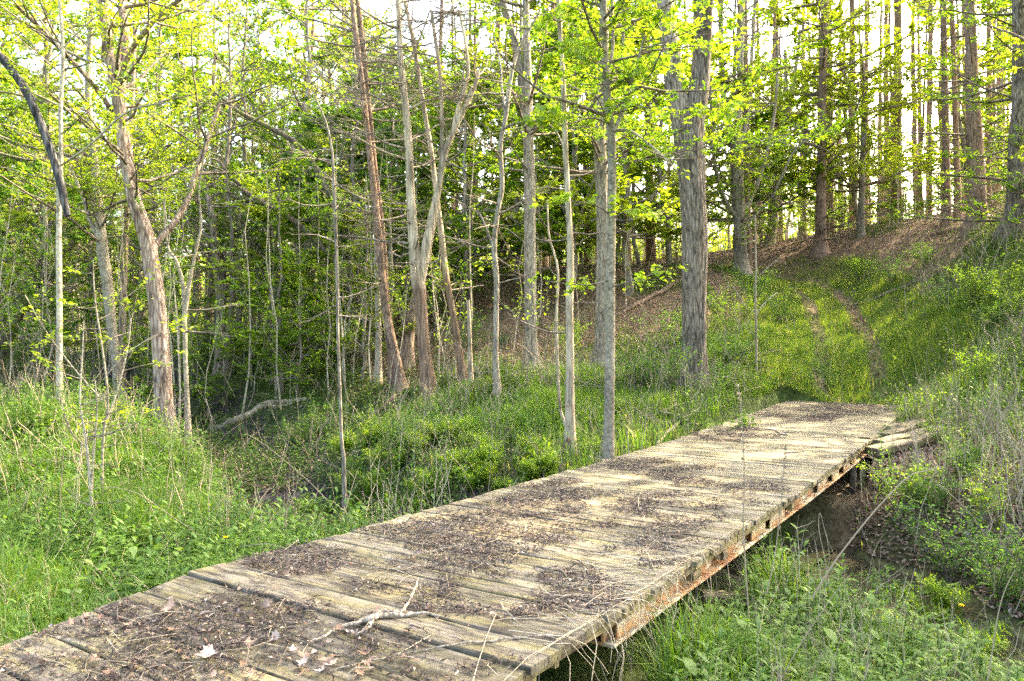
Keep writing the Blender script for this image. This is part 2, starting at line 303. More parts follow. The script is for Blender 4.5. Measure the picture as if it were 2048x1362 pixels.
# ------------------------------------------------------------------ terrain
ctrl = []
def cp(px, py, Y): ctrl.append(at(px, py, Y))
def cz(x, y, z): ctrl.append(np.array([x, y, z], float))
for a in [(0,0,-.5),(-3,1,-.45),(3,1,-.75),(-6,4,-.5),(0,-8,-.5),(-10,-6,-.4),(12,-6,.6),(6,0,-.3),(2,3,-.85),(-4,2.2,-.45),(-4,6,-.5),(-8,9,-.45),(-2.8,7.2,-.62),
          (-1.2,3.0,-.5),(-12,12,-.4),(-16,20,-.1),(-24,30,.1),(-30,45,.2),(-14,40,.5),(-40,70,.4),(-20,75,.6),(-45,20,.2),(-45,-8,.2),(-25,-8,0),
          (45,75,5.5),(15,75,4.6),(45,40,7),(45,10,6),(30,-8,3.5),(30,20,6),(0,75,3.6),(20,0,2.0),(14,12,3.2)]: cz(*a)
for a in [(330,868,14),(118,815,12),(235,800,18),(375,852,14),(440,745,24),(20,700,26),(200,705,36),
          (600,635,34),(530,745,25),(650,660,29),(740,680,26),(700,765,19),(805,785,17.5),(860,792,16.5),(1000,778,15.5),(1065,748,18),(930,758,17),
          (1200,738,19),(1150,800,15),(1300,800,14.5),(1390,778,15.5),(1000,640,24),(1100,640,24),(880,600,30),(1000,548,36),(1300,532,34),(1480,542,28),
          (1640,499,33),(1850,462,30),(2030,458,24),(1955,455,27),(1300,650,22),(1450,650,21),(1500,720,18),
          (1218,925,11.3),(1130,910,11.8),(1000,900,11.8),(850,900,12),(900,985,10.0),(700,985,10.4),(1100,850,13.2),(900,840,14.2),(700,890,15.0),(640,815,18),(560,850,17.2),(610,880,16.2),(520,815,19.5),
          (1700,800,17.4),(1640,812,16.6),(1850,812,16.0),(1680,690,22),(1650,620,26),(1600,575,30),(1500,560,31),(2000,850,12),(2000,700,15),(2000,600,18),(2000,510,22),
          (1850,700,18),(1850,600,23),(1850,930,10.5),(1950,1000,8.4),(2040,1080,7),(2040,1290,5.4),(1700,1350,5.2),(1450,1370,4.6),
          (2300,700,14),(2300,500,19),(2300,1000,8)]: cp(*a)
ctrl = np.array(ctrl)
def _phi(r2): return np.where(r2 > 1e-9, r2*np.log(np.maximum(r2, 1e-9))*.5, 0.)
_n = len(ctrl); _A = _phi(((ctrl[:, None, :2]-ctrl[None, :, :2])**2).sum(-1))+np.eye(_n)*.8
_Pm = np.concatenate([np.ones((_n, 1)), ctrl[:, :2]], 1)
_S = np.block([[_A, _Pm], [_Pm.T, np.zeros((3, 3))]]); _w = np.linalg.solve(_S, np.concatenate([ctrl[:, 2], np.zeros(3)]))
CREEK = np.array([(7.4,2.6,1.1),(5.6,4.9,1.3),(4.3,6.9,1.5),(3.1,8.7,1.5),(1.2,9.2,1.1),(-1.2,9.0,1.0),(-3.0,10.6,.9),(-4.1,13.0,.9),(-5.4,15.6,1.0),(-7.6,18.0,1.0),(-10,22,1.1),(-14,26,1.0),(-19,33,1.0)])
CW = -1.22
def creek_dist(x, y):
    best = np.full(x.shape, 1e9); wid = np.ones(x.shape)
    for a, b in zip(CREEK[:-1], CREEK[1:]):
        d = b[:2]-a[:2]; t = np.clip(((x-a[0])*d[0]+(y-a[1])*d[1])/(d@d), 0, 1)
        r = np.hypot(x-a[0]-d[0]*t, y-a[1]-d[1]*t); k = r < best; best = np.where(k, r, best); wid = np.where(k, a[2]+(b[2]-a[2])*t, wid)
    return best, wid
def H(x, y):
    x = np.asarray(x, float); y = np.asarray(y, float); xs = np.clip(x, -45, 45).ravel(); ys = np.clip(y, -8, 75).ravel()
    out = np.zeros(xs.shape)
    for i in range(0, len(xs), 20000):
        a = xs[i:i+20000]; b = ys[i:i+20000]
        out[i:i+20000] = _phi((a[:, None]-ctrl[None, :, 0])**2+(b[:, None]-ctrl[None, :, 1])**2)@_w[:_n]+_w[_n]+_w[_n+1]*a+_w[_n+2]*b
    z = out.reshape(x.shape)
    z = z+.10*(vnoise(x*.9, y*.9, 1)-.5)+.06*(vnoise(x*2.7, y*2.7, 2)-.5)
    d, wd = creek_dist(x, y); d = d+.35*(vnoise(x*1.3, y*1.3, 5)-.5)
    t = np.clip((d-wd*.55)/np.where((x > 2.5) & (x*.84-y*.5 > -2.2), 1.9, 1.25), 0, 1); t = t*t*(3-2*t)
    bed = CW-.28+.1*vnoise(x*2, y*2, 9)+.42*np.clip((y-11)/3, 0, 1)*(x < 0)+.5*np.clip((x-3.9)/1.2, 0, 1)
    z = np.where(z > bed, bed+(z-bed)*t, z)
    # keep clear of the deck
    rs = (x-P0[0])*U[0]+(y-P0[1])*U[1]; rt = (x-P0[0])*Vv[0]+(y-P0[1])*Vv[1]
    ins = (rs > -3.0) & (rs < DL) & (rt > -.15) & (rt < DW+.15)
    cap = np.interp(rs, ZS, ZZ)-.27-np.clip(np.minimum(rs+1, DL-.5-rs), 0, 1)*.35
    return np.where(ins, np.minimum(z, cap), z)
def path_mask(x, y):
    pl = np.array([at(1700, 800, 17.4)[:2], at(1690, 690, 22)[:2], at(1660, 620, 26)[:2], at(1600, 575, 30)[:2], at(1500, 560, 32)[:2]])
    best = np.full(np.shape(x), 1e9)
    for a, b in zip(pl[:-1], pl[1:]):
        d = b-a; t = np.clip(((x-a[0])*d[0]+(y-a[1])*d[1])/(d@d), 0, 1); best = np.minimum(best, np.hypot(x-a[0]-d[0]*t, y-a[1]-d[1]*t))
    return best
def brown(x, y):
    """0..1 amount of bare leaf litter"""
    sx = x/np.maximum(y, 1)
    hill = np.clip((y-18-np.clip(sx*6, -3, 8))/3, 0, 1)*np.clip((sx+.24)/.08, 0, 1)
    hill = hill*(.35+1.1*(vnoise(x*.45, y*.3, 21) > .30))
    p = .8*np.clip(1.0-np.abs(path_mask(x, y)-.62)/.24, 0, 1)*(vnoise(x*2, y*1.2, 8) > .4)
    rb = np.clip(1-np.hypot((x-5.7)/2.8, (y-8.6)/3.9), 0, 1)*2.4
    up = np.clip((y-29)/4, 0, 1)*np.clip((sx-.2)/.1, 0, 1)*np.where(path_mask(x, y) < 2.2, .35, 1)*(.35+.65*(vnoise(x*.5, y*.5, 44) > .42))
    lane = (path_mask(x, y) < 2.1) & (y < 28.5) & (np.abs(path_mask(x, y)-.62) > .24)
    return np.clip(np.maximum.reduce([hill, p, rb, up])+.25*(vnoise(x*1.2, y*1.2, 3)-.55), 0, 1)*np.where(lane, .2, 1)

gx = np.sinh(np.linspace(-6.2, 6.2, 331))*1.3; gy = np.concatenate([-np.sinh(np.linspace(5.0, .15, 40))*1.5, np.sinh(np.linspace(0.02, 6.3, 340))*1.6+1])
ii = gx*0+1
GX, GY = np.meshgrid(gx, gy, indexing='ij'); GZ = H(GX, GY)
cd, cwid = creek_dist(GX, GY)
mud = np.where(GX > 3.4, .35, 1)*np.clip(1.9-(cd-cwid*.5)/1.0, 0, 1)*(.35+.65*(vnoise(GX*.8, GY*.8, 31) > .42))
gt = .5*(1-brown(GX, GY)); gt = gt+(1-gt)*mud
b = Buf(); idx = np.arange(GX.size).reshape(GX.shape)
b.add(np.stack([GX, GY, GZ], -1), np.stack([idx[:-1, :-1], idx[1:, :-1], idx[1:, 1:], idx[:-1, 1:]], -1).reshape(-1, 4), 0, gt.ravel())
tag(link('ground', b.mesh('ground', [M['ground']], True)), kind='structure')
# creek water: a ribbon following the channel
k = np.linspace(0, 1, 90); cx = np.interp(k*(len(CREEK)-1), np.arange(len(CREEK)), CREEK[:, 0]); cy = np.interp(k*(len(CREEK)-1), np.arange(len(CREEK)), CREEK[:, 1])
tg = unit(np.stack([np.gradient(cx), np.gradient(cy)], -1)); nn = np.stack([-tg[:, 1], tg[:, 0]], -1)
Pw = np.stack([cx, cy, np.full(90, CW)], -1)[None]
L_ = Pw[0]+np.c_[nn*1.35, np.zeros(90)]; R_ = Pw[0]-np.c_[nn*1.35, np.zeros(90)]
b = Buf(); q = np.arange(89)
b.add(np.concatenate([L_, R_]), np.stack([q, q+90, q+91, q+1], -1)); tag(link('creek_water', b.mesh('creek_water', [M['water']], True)), kind='structure')

def box(b, cx, cy, cz, lx, ly, lz, mat=0, ch=.004, segs=1, warp=0.0, rng=None):
    """box with chamfered long edges; length along x"""
    prof = np.array([(-ly/2+ch, -lz/2), (ly/2-ch, -lz/2), (ly/2, -lz/2+ch), (ly/2, lz/2-ch), (ly/2-ch, lz/2), (-ly/2+ch, lz/2), (-ly/2, lz/2-ch), (-ly/2, -lz/2+ch)])
    xs = np.linspace(-lx/2, lx/2, segs+1); V = []
    wz = np.zeros(segs+1) if rng is None else warp*rng.standard_normal(segs+1); wy = np.zeros(segs+1) if rng is None else warp*rng.standard_normal(segs+1)
    cup = 0 if rng is None else warp*rng.standard_normal()
    for i, x in enumerate(xs):
        V.append(np.c_[np.full(8, x)+cx, prof[:, 0]+cy+wy[i], prof[:, 1]+cz+wz[i]+cup*prof[:, 0]/max(ly, 1e-3)])
    V = np.concatenate(V); n = 8; i0 = np.arange(segs)[:, None]*n; j = np.arange(n)[None]
    F = np.stack([i0+j, i0+(j+1) % n, i0+n+(j+1) % n, i0+n+j], -1).reshape(-1, 4); b.add(V, F, mat)
    e = segs*n
    base = b.n-len(V)
    for o, rev in ((0, True), (e, False)):
        f = np.array([[o, o+1, o+2, o+7], [o+7, o+2, o+3, o+6], [o+6, o+3, o+4, o+5]])
        if rev: f = f[:, ::-1]
        b.F[4].append(f+base); b.M[4].append(np.full(3, mat, np.int32))
def place(o, s, t, dz=0.0, ang=None, pitch=0.0):
    o.location = D(s, t, dz)
    return o
ANG_V = math.atan2(Vv[1], Vv[0]); ANG_U = math.atan2(U[1], U[0])

# ------------------------------------------------------------------ footbridge
bridge = tag(empty('footbridge', (0, 0, 0)), 'weathered wooden plank footbridge on rusty steel girders crossing the creek', 'footbridge')
s = -3.1; i = 0; rng = np.random.default_rng(3)
while s < DL-.02:
    wd = .275+rng.uniform(-.01, .015) if s < .25 else rng.choice([.14, .185, .185, .19, .235])*1.0
    wd = min(wd, DL-s); gap = .007+rng.uniform(0, .008)
    L = DW+rng.uniform(-.02, .035) + (.0 if s > .2 else .03)
    b = Buf(); box(b, 0, 0, -.019, L, wd-gap, .038, 0, .006, 10, .0018, rng)
    o = link('plank', b.mesh('plank', [M['deck']]), bridge)
    sm = s+wd/2; sl = (zdeck(sm+.1)-zdeck(sm-.1))/.2
    p = D(sm, DW/2+rng.uniform(-.012, .012), rng.uniform(-.0035, .0035))
    o.location = p; o.rotation_euler = (math.atan(sl), rng.uniform(-.0015, .0015), ANG_V+rng.uniform(-.003, .003))
    s += wd; i += 1
def beam_along(name, s0, s1, t, dz, ly, lz, mat, warp=.0, segs=4, parent=bridge, ch=.004):
    sm = (s0+s1)/2; b = Buf(); box(b, 0, 0, 0, s1-s0, ly, lz, 0, ch, segs, warp, rng)
    o = link(name, b.mesh(name, [mat]), parent)
    sl = math.atan2(zdeck(s1)-zdeck(s0), s1-s0); o.location = D(sm, t, (zdeck(s0)+zdeck(s1))/2-zdeck(sm)+dz); o.rotation_euler = (0, -sl, ANG_U)
    return o
for t, sgn in ((DW-.045, 1), (.045, -1)):
    s = -2.2
    while s < DL-.1:
        e = min(s+rng.uniform(.9, 1.5), DL-.03)
        beam_along('rim_board', s, e-.008, t+sgn*rng.uniform(-.004, .004), -.068, .05, .056, M['lumber'], .0012)
        s = e
    # steel girder under it: web, two flanges, stiffener plates
    tg_ = t-sgn*.075
    segs = np.linspace(.95, DL-.1, 7)
    for a, e in zip(segs[:-1], segs[1:]):
        beam_along('girder_web', a, e, tg_, -.168, .014, .10, M['rust'], .0)
        beam_along('girder_flange', a, e, tg_, -.228, .15, .018, M['rust'], .001)
        beam_along('girder_flange', a, e, tg_, -.108, .13, .014, M['rust'], .001)
    s = 1.0
    while s < DL-.4:
        k = rng.random()
        if k < .55: beam_along('steel_plate', s, s+rng.uniform(.12, .55), tg_+sgn*.06, -.163+rng.uniform(-.008, .008), .010, .09, M['rust'], 0)
        else: beam_along('wood_block', s, s+rng.uniform(.10, .2), tg_+sgn*.05, -.145, .07, .062, M['lumber'], .001)
        s += rng.uniform(.5, 1.3)
for s in np.arange(.5, DL, 1.22):        # cross joists
    b = Buf(); box(b, 0, 0, 0, DW-.3, .045, .1, 0, .003, 4, .001, rng); o = link('joist', b.mesh('joist', [M['lumber']]), bridge)
    o.location = D(s, DW/2, -.166); o.rotation_euler = (0, 0, ANG_V)
for s, t in ((.2, DW-.16), (-1.3, DW-.12), (.2, .16)):
    b = Buf(); box(b, 0, 0, 0, .7, .09, .09, 0, .006, 3, .001, rng); o = link('post', b.mesh('post', [M['lumber']]), bridge)
    o.location = D(s, t, -.50 if s > 0 else -.50); o.rotation_euler = (0, math.pi/2, ANG_V)

# stack of old timbers and posts holding the far bank beside the deck
def timber(p0, p1, wd, ht, name, label, mat='rotten', group=None, cat='timber'):
    p0 = np.array(p0, float); p1 = np.array(p1, float); d = p1-p0; L = np.linalg.norm(d); b = Buf(); box(b, 0, 0, 0, L, wd, ht, 0, .018, 8, .008, rng)
    o = link(name, b.mesh(name, [M[mat]])); o.location = (p0+p1)/2; o.rotation_euler = Vector(d).to_track_quat('X', 'Z').to_euler()
    return tag(o, label, cat, group)
tA = [(at(1742,903,11.0), at(1868,872,11.6), .26, .11, 'squared rotten timber lowest in the stack beside the deck'),
      (at(1756,888,11.3), at(1874,858,11.9), .20, .10, 'split grey timber lying second from the bottom of the stack'),
      (at(1768,872,11.8), at(1850,842,12.6), .22, .09, 'short timber with a leaf-filled crack near the top of the stack'),
      (at(1782,856,12.3), at(1846,836,13.2), .16, .08, 'narrow topmost timber of the stack by the deck edge'),
      (at(1730,880,11.4), at(1800,862,13.4), .15, .1, 'timber running back under the deck edge from the stack')]
for a, e, wd, ht, lb in tA: timber(a, e, wd, ht, 'old_timber', lb, group='old timbers stacked beside the far end of the deck')
timber(at(1830,905,10.6), at(1862,1010,10.2), .15, .12, 'old_timber', 'mossy post leaning down the bank below the timber stack')
timber(at(1706,935,10.6), at(1702,1010,10.6), .10, .09, 'old_timber', 'moss covered upright pile just under the deck edge', cat='post')
timber(at(1724,930,11.0), at(1722,990,11.0), .08, .08, 'old_timber', 'brown upright pile beside the mossy one under the deck', cat='post')
timber(at(1400,1188,5.9), at(1500,1202,6.1), .12, .07, 'old_timber', 'short grey timber end poking out of weeds below the rusty girder')

# ------------------------------------------------------------------ trees: generators
def catmull(P, n):
    P = np.asarray(P, float); k = len(P); 
    if k == 2: return P[0]+(P[1]-P[0])*np.linspace(0, 1, n)[:, None]
    t = np.linspace(0, k-1, n); i = np.minimum(t.astype(int), k-2); f = (t-i)[:, None]
    p1 = P[i]; p2 = P[i+1]; p0 = P[np.maximum(i-1, 0)]; p3 = P[np.minimum(i+2, k-1)]
    return .5*((2*p1)+(-p0+p2)*f+(2*p0-5*p1+4*p2-p3)*f**2+(-p0+3*p1-3*p2+p3)*f**3)
def side_branches(rng, poly, rad, n, length, rise=.2, f0=.2, f1=1.0, K=6, spread=np.pi, curve=.25, base_dir=None, thin=.3, profile=None):
    """n polylines growing off poly; returns (n,K,3),(n,K)"""
    if n <= 0: return np.zeros((0, K, 3)), np.zeros((0, K))
    f = rng.uniform(f0, f1, n); t = f*(len(poly)-1); i = np.minimum(t.astype(int), len(poly)-2)
    P = poly[i]+(poly[i+1]-poly[i])*(t-i)[:, None]; r0 = rad[i]
    tan = unit(poly[i+1]-poly[i])
    az = rng.uniform(0, 2*np.pi, n)
    if base_dir is None: d = np.stack([np.cos(az), np.sin(az), np.full(n, 0.)], -1); d[:, 2] = rise+rng.normal(0, .15, n)
    else:
        s_ = unit(np.cross(tan, [0, 0, 1.])+1e-6); sg = rng.choice([-1, 1], n)[:, None]
        d = tan*rng.uniform(.3, .9, (n, 1))+s_*sg*rng.uniform(.5, 1, (n, 1))+np.array([0, 0, 1.])*(rise+rng.normal(0, .15, n))[:, None]
    d = unit(d); Ln = length*rng.uniform(.45, 1.15, n)*(1 if profile is None else profile(f))
    out = [P]; cur = P; dd = d
    for _ in range(K-1):
        dd = unit(dd+rng.normal(0, curve, (n, 3))*.6+np.array([0, 0, .04])); cur = cur+dd*(Ln/(K-1))[:, None]; out.append(cur)
    out = np.stack(out, 1); rr = np.minimum(r0*.55, thin*Ln/14+.004)[:, None]*np.linspace(1, .22, K)[None]
    return out, rr
def twigs_of(rng, BP, BR, per, length, rise=.05, f0=.25, K=4):
    """secondary twigs off many branches, vectorised. BP (n,Kb,3)"""
    n, Kb, _ = BP.shape; m = n*per
    if m == 0: return np.zeros((0, K, 3)), np.zeros((0, K))
    bi = np.repeat(np.arange(n), per); t = rng.uniform(f0, .999, m)*(Kb-1); i = t.astype(int)
    P = BP[bi, i]+(BP[bi, i+1]-BP[bi, i])*(t-i)[:, None]; tan = unit(BP[bi, i+1]-BP[bi, i])
    s_ = unit(np.cross(tan, [0, 0, 1.])+1e-6)
    d = unit(tan*rng.uniform(.4, 1.0, (m, 1))+s_*rng.choice([-1, 1], (m, 1))*rng.uniform(.3, 1.0, (m, 1))+np.array([0, 0, 1.])*rng.normal(rise, .16, (m, 1)))
    Ln = length*rng.uniform(.5, 1.2, m); out = [P]; cur = P
    for _ in range(K-1):
        d = unit(d+rng.normal(0, .13, (m, 3))); cur = cur+d*(Ln/(K-1))[:, None]; out.append(cur)
    return np.stack(out, 1), np.minimum(BR[bi, i]*.7, .012)[:, None]*np.linspace(1, .3, K)[None]
def leaves_on(rng, TP, per, size, flat=.45, jit=.022, aspect=.62, down=-.12):
    m, K, _ = TP.shape; N = m*per; ti = np.repeat(np.arange(m), per); t = rng.uniform(.1, .999, N)*(K-1); i = t.astype(int)
    P = TP[ti, i]+(TP[ti, i+1]-TP[ti, i])*(t-i)[:, None]+rng.normal(0, jit, (N, 3))*np.array([1, 1, .5])
    tan = unit(TP[ti, i+1]-TP[ti, i]); d = unit(tan*.6+rng.normal(0, .7, (N, 3))*np.array([1, 1, .45])+np.array([0, 0, down]))
    nrm = unit(np.array([0, 0, 1.])+rng.normal(0, flat, (N, 3)))
    L = size*rng.uniform(.55, 1.25, N)
    V, F = leaf_quads(P, d, nrm, L, L*aspect, .12)
    tint = np.repeat(np.clip(rng.normal(.5, .2, N)+.12*rng.standard_normal(m)[ti], 0, 1), 4)
    return V, F, tint

def gen_tree(seed, H_, r0, bark, leaf, nl, limb, rise, f0, per_t, tw, lpt, lsize, flat=.4, sides=8, wob=.35, stubs=0, profile=None, trunk_twigs=0):
    rng = np.random.default_rng(seed); K = 16; z = np.linspace(-.35, H_, K)
    off = np.cumsum(rng.normal(0, wob, (K, 2)), 0)*.25; off -= off[1]
    poly = np.c_[off, z]; rad = r0*(1-np.linspace(0, 1, K))**.75+.012; rad[0] *= 1.35; rad[1] *= 1.12
    bt = Buf(); bc = Buf()
    V, F = tubes(poly[None], rad[None], sides); bt.add(V, F)
    BP, BR = side_branches(rng, poly, rad, nl, limb, rise, f0, .99, 7, profile=profile or (lambda f: 1.1-.75*f))
    V, F = tubes(BP, BR, 4); bt.add(V, F)
    TP, TR = twigs_of(rng, BP, BR, per_t, tw)
    V, F = tubes(TP, TR, 3); bt.add(V, F)
    if stubs:
        SP, SR = side_branches(rng, poly, rad, stubs, 1.5, .05, .08, f0+.1, 5, curve=.2, thin=.18); V, F = tubes(SP, SR*.8, 3); bt.add(V, F)
        S2, SR2 = twigs_of(rng, SP, SR, 3, .5); V, F = tubes(S2, SR2*.6, 3); bt.add(V, F)
    V, F, T = leaves_on(rng, TP, lpt, lsize, flat); bc.add(V, F, 0, T)
    return bt.mesh('trunk', [M[bark]], True), bc.mesh('crown', [M[leaf]])
def gen_pine(seed, H_, r0):
    rng = np.random.default_rng(seed); K = 14; z = np.linspace(-.35, H_, K); poly = np.c_[np.cumsum(rng.normal(0, .05, (K, 2)), 0), z]
    rad = r0*(1-.82*np.linspace(0, 1, K)); rad[0] *= 1.3
    bt = Buf(); bc = Buf(); V, F = tubes(poly[None], rad[None], 8); bt.add(V, F)
    SP, SR = side_branches(rng, poly, rad, 70, 1.7, .0, .12, .68, 5, curve=.16, thin=.16); V, F = tubes(SP, SR*.8, 3); bt.add(V, F)
    S2, SR2 = twigs_of(rng, SP, SR, 4, .6, .0); V, F = tubes(S2, SR2*.5, 3); bt.add(V, F)
    BP, BR = side_branches(rng, poly, rad, 24, 2.4, .12, .64, .995, 6, curve=.14, profile=lambda f: 1.25-f); V, F = tubes(BP, BR, 3); bt.add(V, F)
    TP, TR = twigs_of(rng, BP, BR, 9, .8, .1)
    V, F, T = leaves_on(rng, TP, 13, .17, .8, .09, .16, .05); bc.add(V, F, 0, T)
    return bt.mesh('trunk', [M['bark_brown']], True), bc.mesh('crown', [M['needle']])

def proto(name, meshes, label, cat, group):
    t = tag(empty(name, (0, 0, -500)), label, cat, group)
    t['base'] = label; t['basegroup'] = group; link('trunk', meshes[0], t); link('crown', meshes[1], t); return t

USED = {}
ZONES = [(0, 'outside the left edge'), (110, 'by the left edge'), (230, 'between the thin left pole and the big ridged trunk'), (330, 'behind the big ridged trunk'), (430, 'right of the big ridged trunk'), (560, 'around the moss trunk by the creek'), (690, 'left of the thin bank sapling'), (820, 'behind the twin trunks'),
         (920, 'behind the broken dead tree'), (1040, 'behind the crooked thin trunk'), (1130, 'behind the straight grey trunk'), (1240, 'behind the smooth pale trunk'), (1350, 'left of the thick furrowed trunk'), (1450, 'behind the thick furrowed trunk'), (1560, 'behind the many-stemmed tree'), (1640, 'left of the straight dark crest pine'),
         (1730, 'right of the straight dark crest pine'), (1860, 'midway between crest pine and red-brown pine'), (1960, 'behind the thick red-brown pine'), (2048, 'by the right edge trunk'), (9999, 'outside the right edge')]
def zone(x, y):
    px = min(HX+x/max(y, .1)*FPX, 9000)
    return next(t for a, t in ZONES if px < a)
def put(pr, x, y, rz, sc, label=None, group=None, zoned=True):
    if id(pr) in USED: o = copy_tree(pr)
    else: o = pr; USED[id(pr)] = 1
    z = float(H(np.array([x]), np.array([y]))[0]); o.location = (x, y, z); o.rotation_euler = (0, 0, rz); o.scale = (sc, sc, sc)
    if label: o['label'] = label
    if group: o['group'] = group
    if zoned:
        zn = zone(x, y); far = 'far ' if y > 46 else ''
        o['label'] = far+(label or pr['base'])+' '+zn; o['group'] = (group or pr['basegroup'])+', '+far+zn
    return o

pines = [proto('pine_tree', gen_pine(100+k, h, r), 'slender pine with dead stubs', 'tree', 'pines beyond the ridge') for k, (h, r) in enumerate([(23, .2), (20, .12), (25, .25), (19, .10)])]
talls = [proto('deciduous_tree', gen_tree(200+k, h, r, bk, lf, 30, 4.6, .5, .22, 8, 1.2, 60, .122), 'spring-leaved tree', 'tree', 'spring-leaved trees behind the creek flat')
         for k, (h, r, bk, lf) in enumerate([(17, .17, 'bark_grey', 'leaf_yellow'), (15, .13, 'bark_smooth', 'leaf_fresh'), (18, .2, 'bark_willow', 'leaf_yellow'), (14, .12, 'bark_grey', 'leaf_fresh')])]
unders = [proto('understory_maple', gen_tree(300+k, h, r, 'bark_grey', lf, 30, 3.4, .14, .15, 8, .9, 44, .128, .3, wob=.3), 'low layered young maple', 'tree', 'young maples under the taller trees')
          for k, (h, r, lf) in enumerate([(8, .06, 'leaf_fresh'), (10, .08, 'leaf_deep'), (7, .05, 'leaf_fresh'), (9, .07, 'leaf_yellow')])]
bares = [proto('bare_tree', gen_tree(400+k, h, r, 'bark_grey', 'leaf_yellow', 34, 3.6, .7, .2, 9, 1.2, 3, .10), 'thin bare-branched tree', 'tree', 'thin bare-branched trees')
         for k, (h, r) in enumerate([(13, .09), (11, .07)])]

rg = np.random.default_rng(55)
taken = []
def free(x, y, dmin):
    for a, b_ in taken:
        if (a-x)**2+(b_-y)**2 < dmin*dmin: return False
    taken.append((x, y)); return True
def scatter_trees(prs, n, pxr, Yr, dmin, sc=(.8, 1.2), label=None, group=None, cond=None):
    k = 0; tries = 0
    while k < n and tries < n*60:
        tries += 1
        Y = math.sqrt(rg.uniform(Yr[0]**2, Yr[1]**2)); px = rg.uniform(*pxr); x = (px-HX)/FPX*Y
        if cond and not cond(px, Y, x): continue
        if not free(x, Y, dmin): continue
        put(prs[rg.integers(len(prs))], x, Y, rg.uniform(0, 6.28), rg.uniform(*sc), label, group); k += 1
scatter_trees(pines, 110, (830, 2200), (36.5, 66), 1.2)
scatter_trees(pines, 10, (560, 850), (44, 70), 2.2, label='dark pine among leafy trees', group='dark pines left of the hill')
scatter_trees(talls, 34, (-250, 800), (24, 48), 2.4)
scatter_trees(talls, 24, (-250, 800), (50, 78), 3.0)
scatter_trees(talls, 26, (780, 2200), (54, 78), 3.0, label='tall leafy tree at the far wood edge', group='tall leafy trees at the far wood edge')
scatter_trees(bares, 42, (-250, 760), (22, 52), 1.4)
scatter_trees([unders[0], unders[2], unders[3]], 21, (640, 1400), (24, 38), 1.6, (.9, 1.6), cond=lambda px, Y, x: not (px > 1350 and Y < 33))
scatter_trees([unders[3], unders[3], unders[0]], 12, (1450, 2200), (35, 50), 3.2, (1.2, 1.8), label='sunlit yellow-green maple', group='sunlit young maples behind the ridge')
scatter_trees([unders[3], unders[0]], 26, (1000, 2200), (34.5, 46), 1.4, (.25, .42), label='small leafy crest maple', group='small leafy maples on the crest')
scatter_trees(unders, 14, (540, 770), (19, 27), 1.4, (.45, .8), label='small leafy slope maple', group='small leafy maples on the slope')
scatter_trees(unders, 14, (-150, 560), (20, 40), 2.4, (.5, .9), label='small leafy tree', group='low leafy young trees on the creek flat')
scatter_trees(talls, 14, (800, 1400), (26, 40), 3.0, label='added leafy shade tree', group='tall leafy trees on the brown slope')
scatter_trees(talls, 12, (1400, 2200), (38, 60), 3.5, label='leafy tree among pines', group='tall leafy trees among the pines')
# trees added just outside the frame on the sunny side to shade the deck
for x, y, k in [(16.9, 21.2, 3), (18.4, 25.3, 2), (20, 27.6, 3), (22, 30, 0), (12, 15.4, 2), (12.6, 13.6, 3), (18, 17, 2), (11.2, 10.6, 1), (20, 24, 2), (15.5, 13, 0), (9.5, 7.5, 3), (15, 9, 0), (19, 14, 1), (22, 4, 2), (13, 1, 3), (25, 18, 0), (17, -5, 2), (28, 9, 1)]:
    put(talls[k], x, y, k*1.7, 1.0, 'added leafy shade tree', 'shade trees added beside the view')

# far woods closing the view over the creek flat
b = Buf(); rf = np.random.default_rng(9); n = 110000
Yf = rf.uniform(84, 135, n); Xf = rf.uniform(-.85, .85, n)*Yf; hf = (7+5*vnoise(Xf*.12, Yf*.1, 4))*rf.beta(1.4, 1.3, n)
Pf = np.c_[Xf, Yf, H(Xf, Yf)+hf]; V, F = leaf_quads(Pf, rf.normal(0, 1, (n, 3)), np.array([0, 0, 1.])+rf.normal(0, .6, (n, 3)), .75*rf.uniform(.5, 1.2, n), .5, .1)
b.add(V, F, 0, np.repeat(np.clip(.35+.5*vnoise(Xf*.15, hf*.3+Yf*.1, 6)+rf.normal(0, .12, n), 0, 1), 4))
n = 800; Yt = rf.uniform(85, 130, n); Xt = rf.uniform(-.85, .85, n)*Yt; z0 = H(Xt, Yt); hh = rf.uniform(7, 14, n)
TP = np.stack([np.c_[Xt, Yt, z0-.3], np.c_[Xt+rf.normal(0, .4, n), Yt, z0+hh*.5], np.c_[Xt+rf.normal(0, .8, n), Yt, z0+hh]], 1)
V, F = tubes(TP, np.tile([.16, .12, .04], (n, 1)), 4); b.add(V, F, 1)
tag(link('distant_woods', b.mesh('distant_woods', [M['leaf_yellow'], M['bark_grey']])), 'pale yellow-green woods in the far distance behind all trunks', 'woods', kind='stuff')

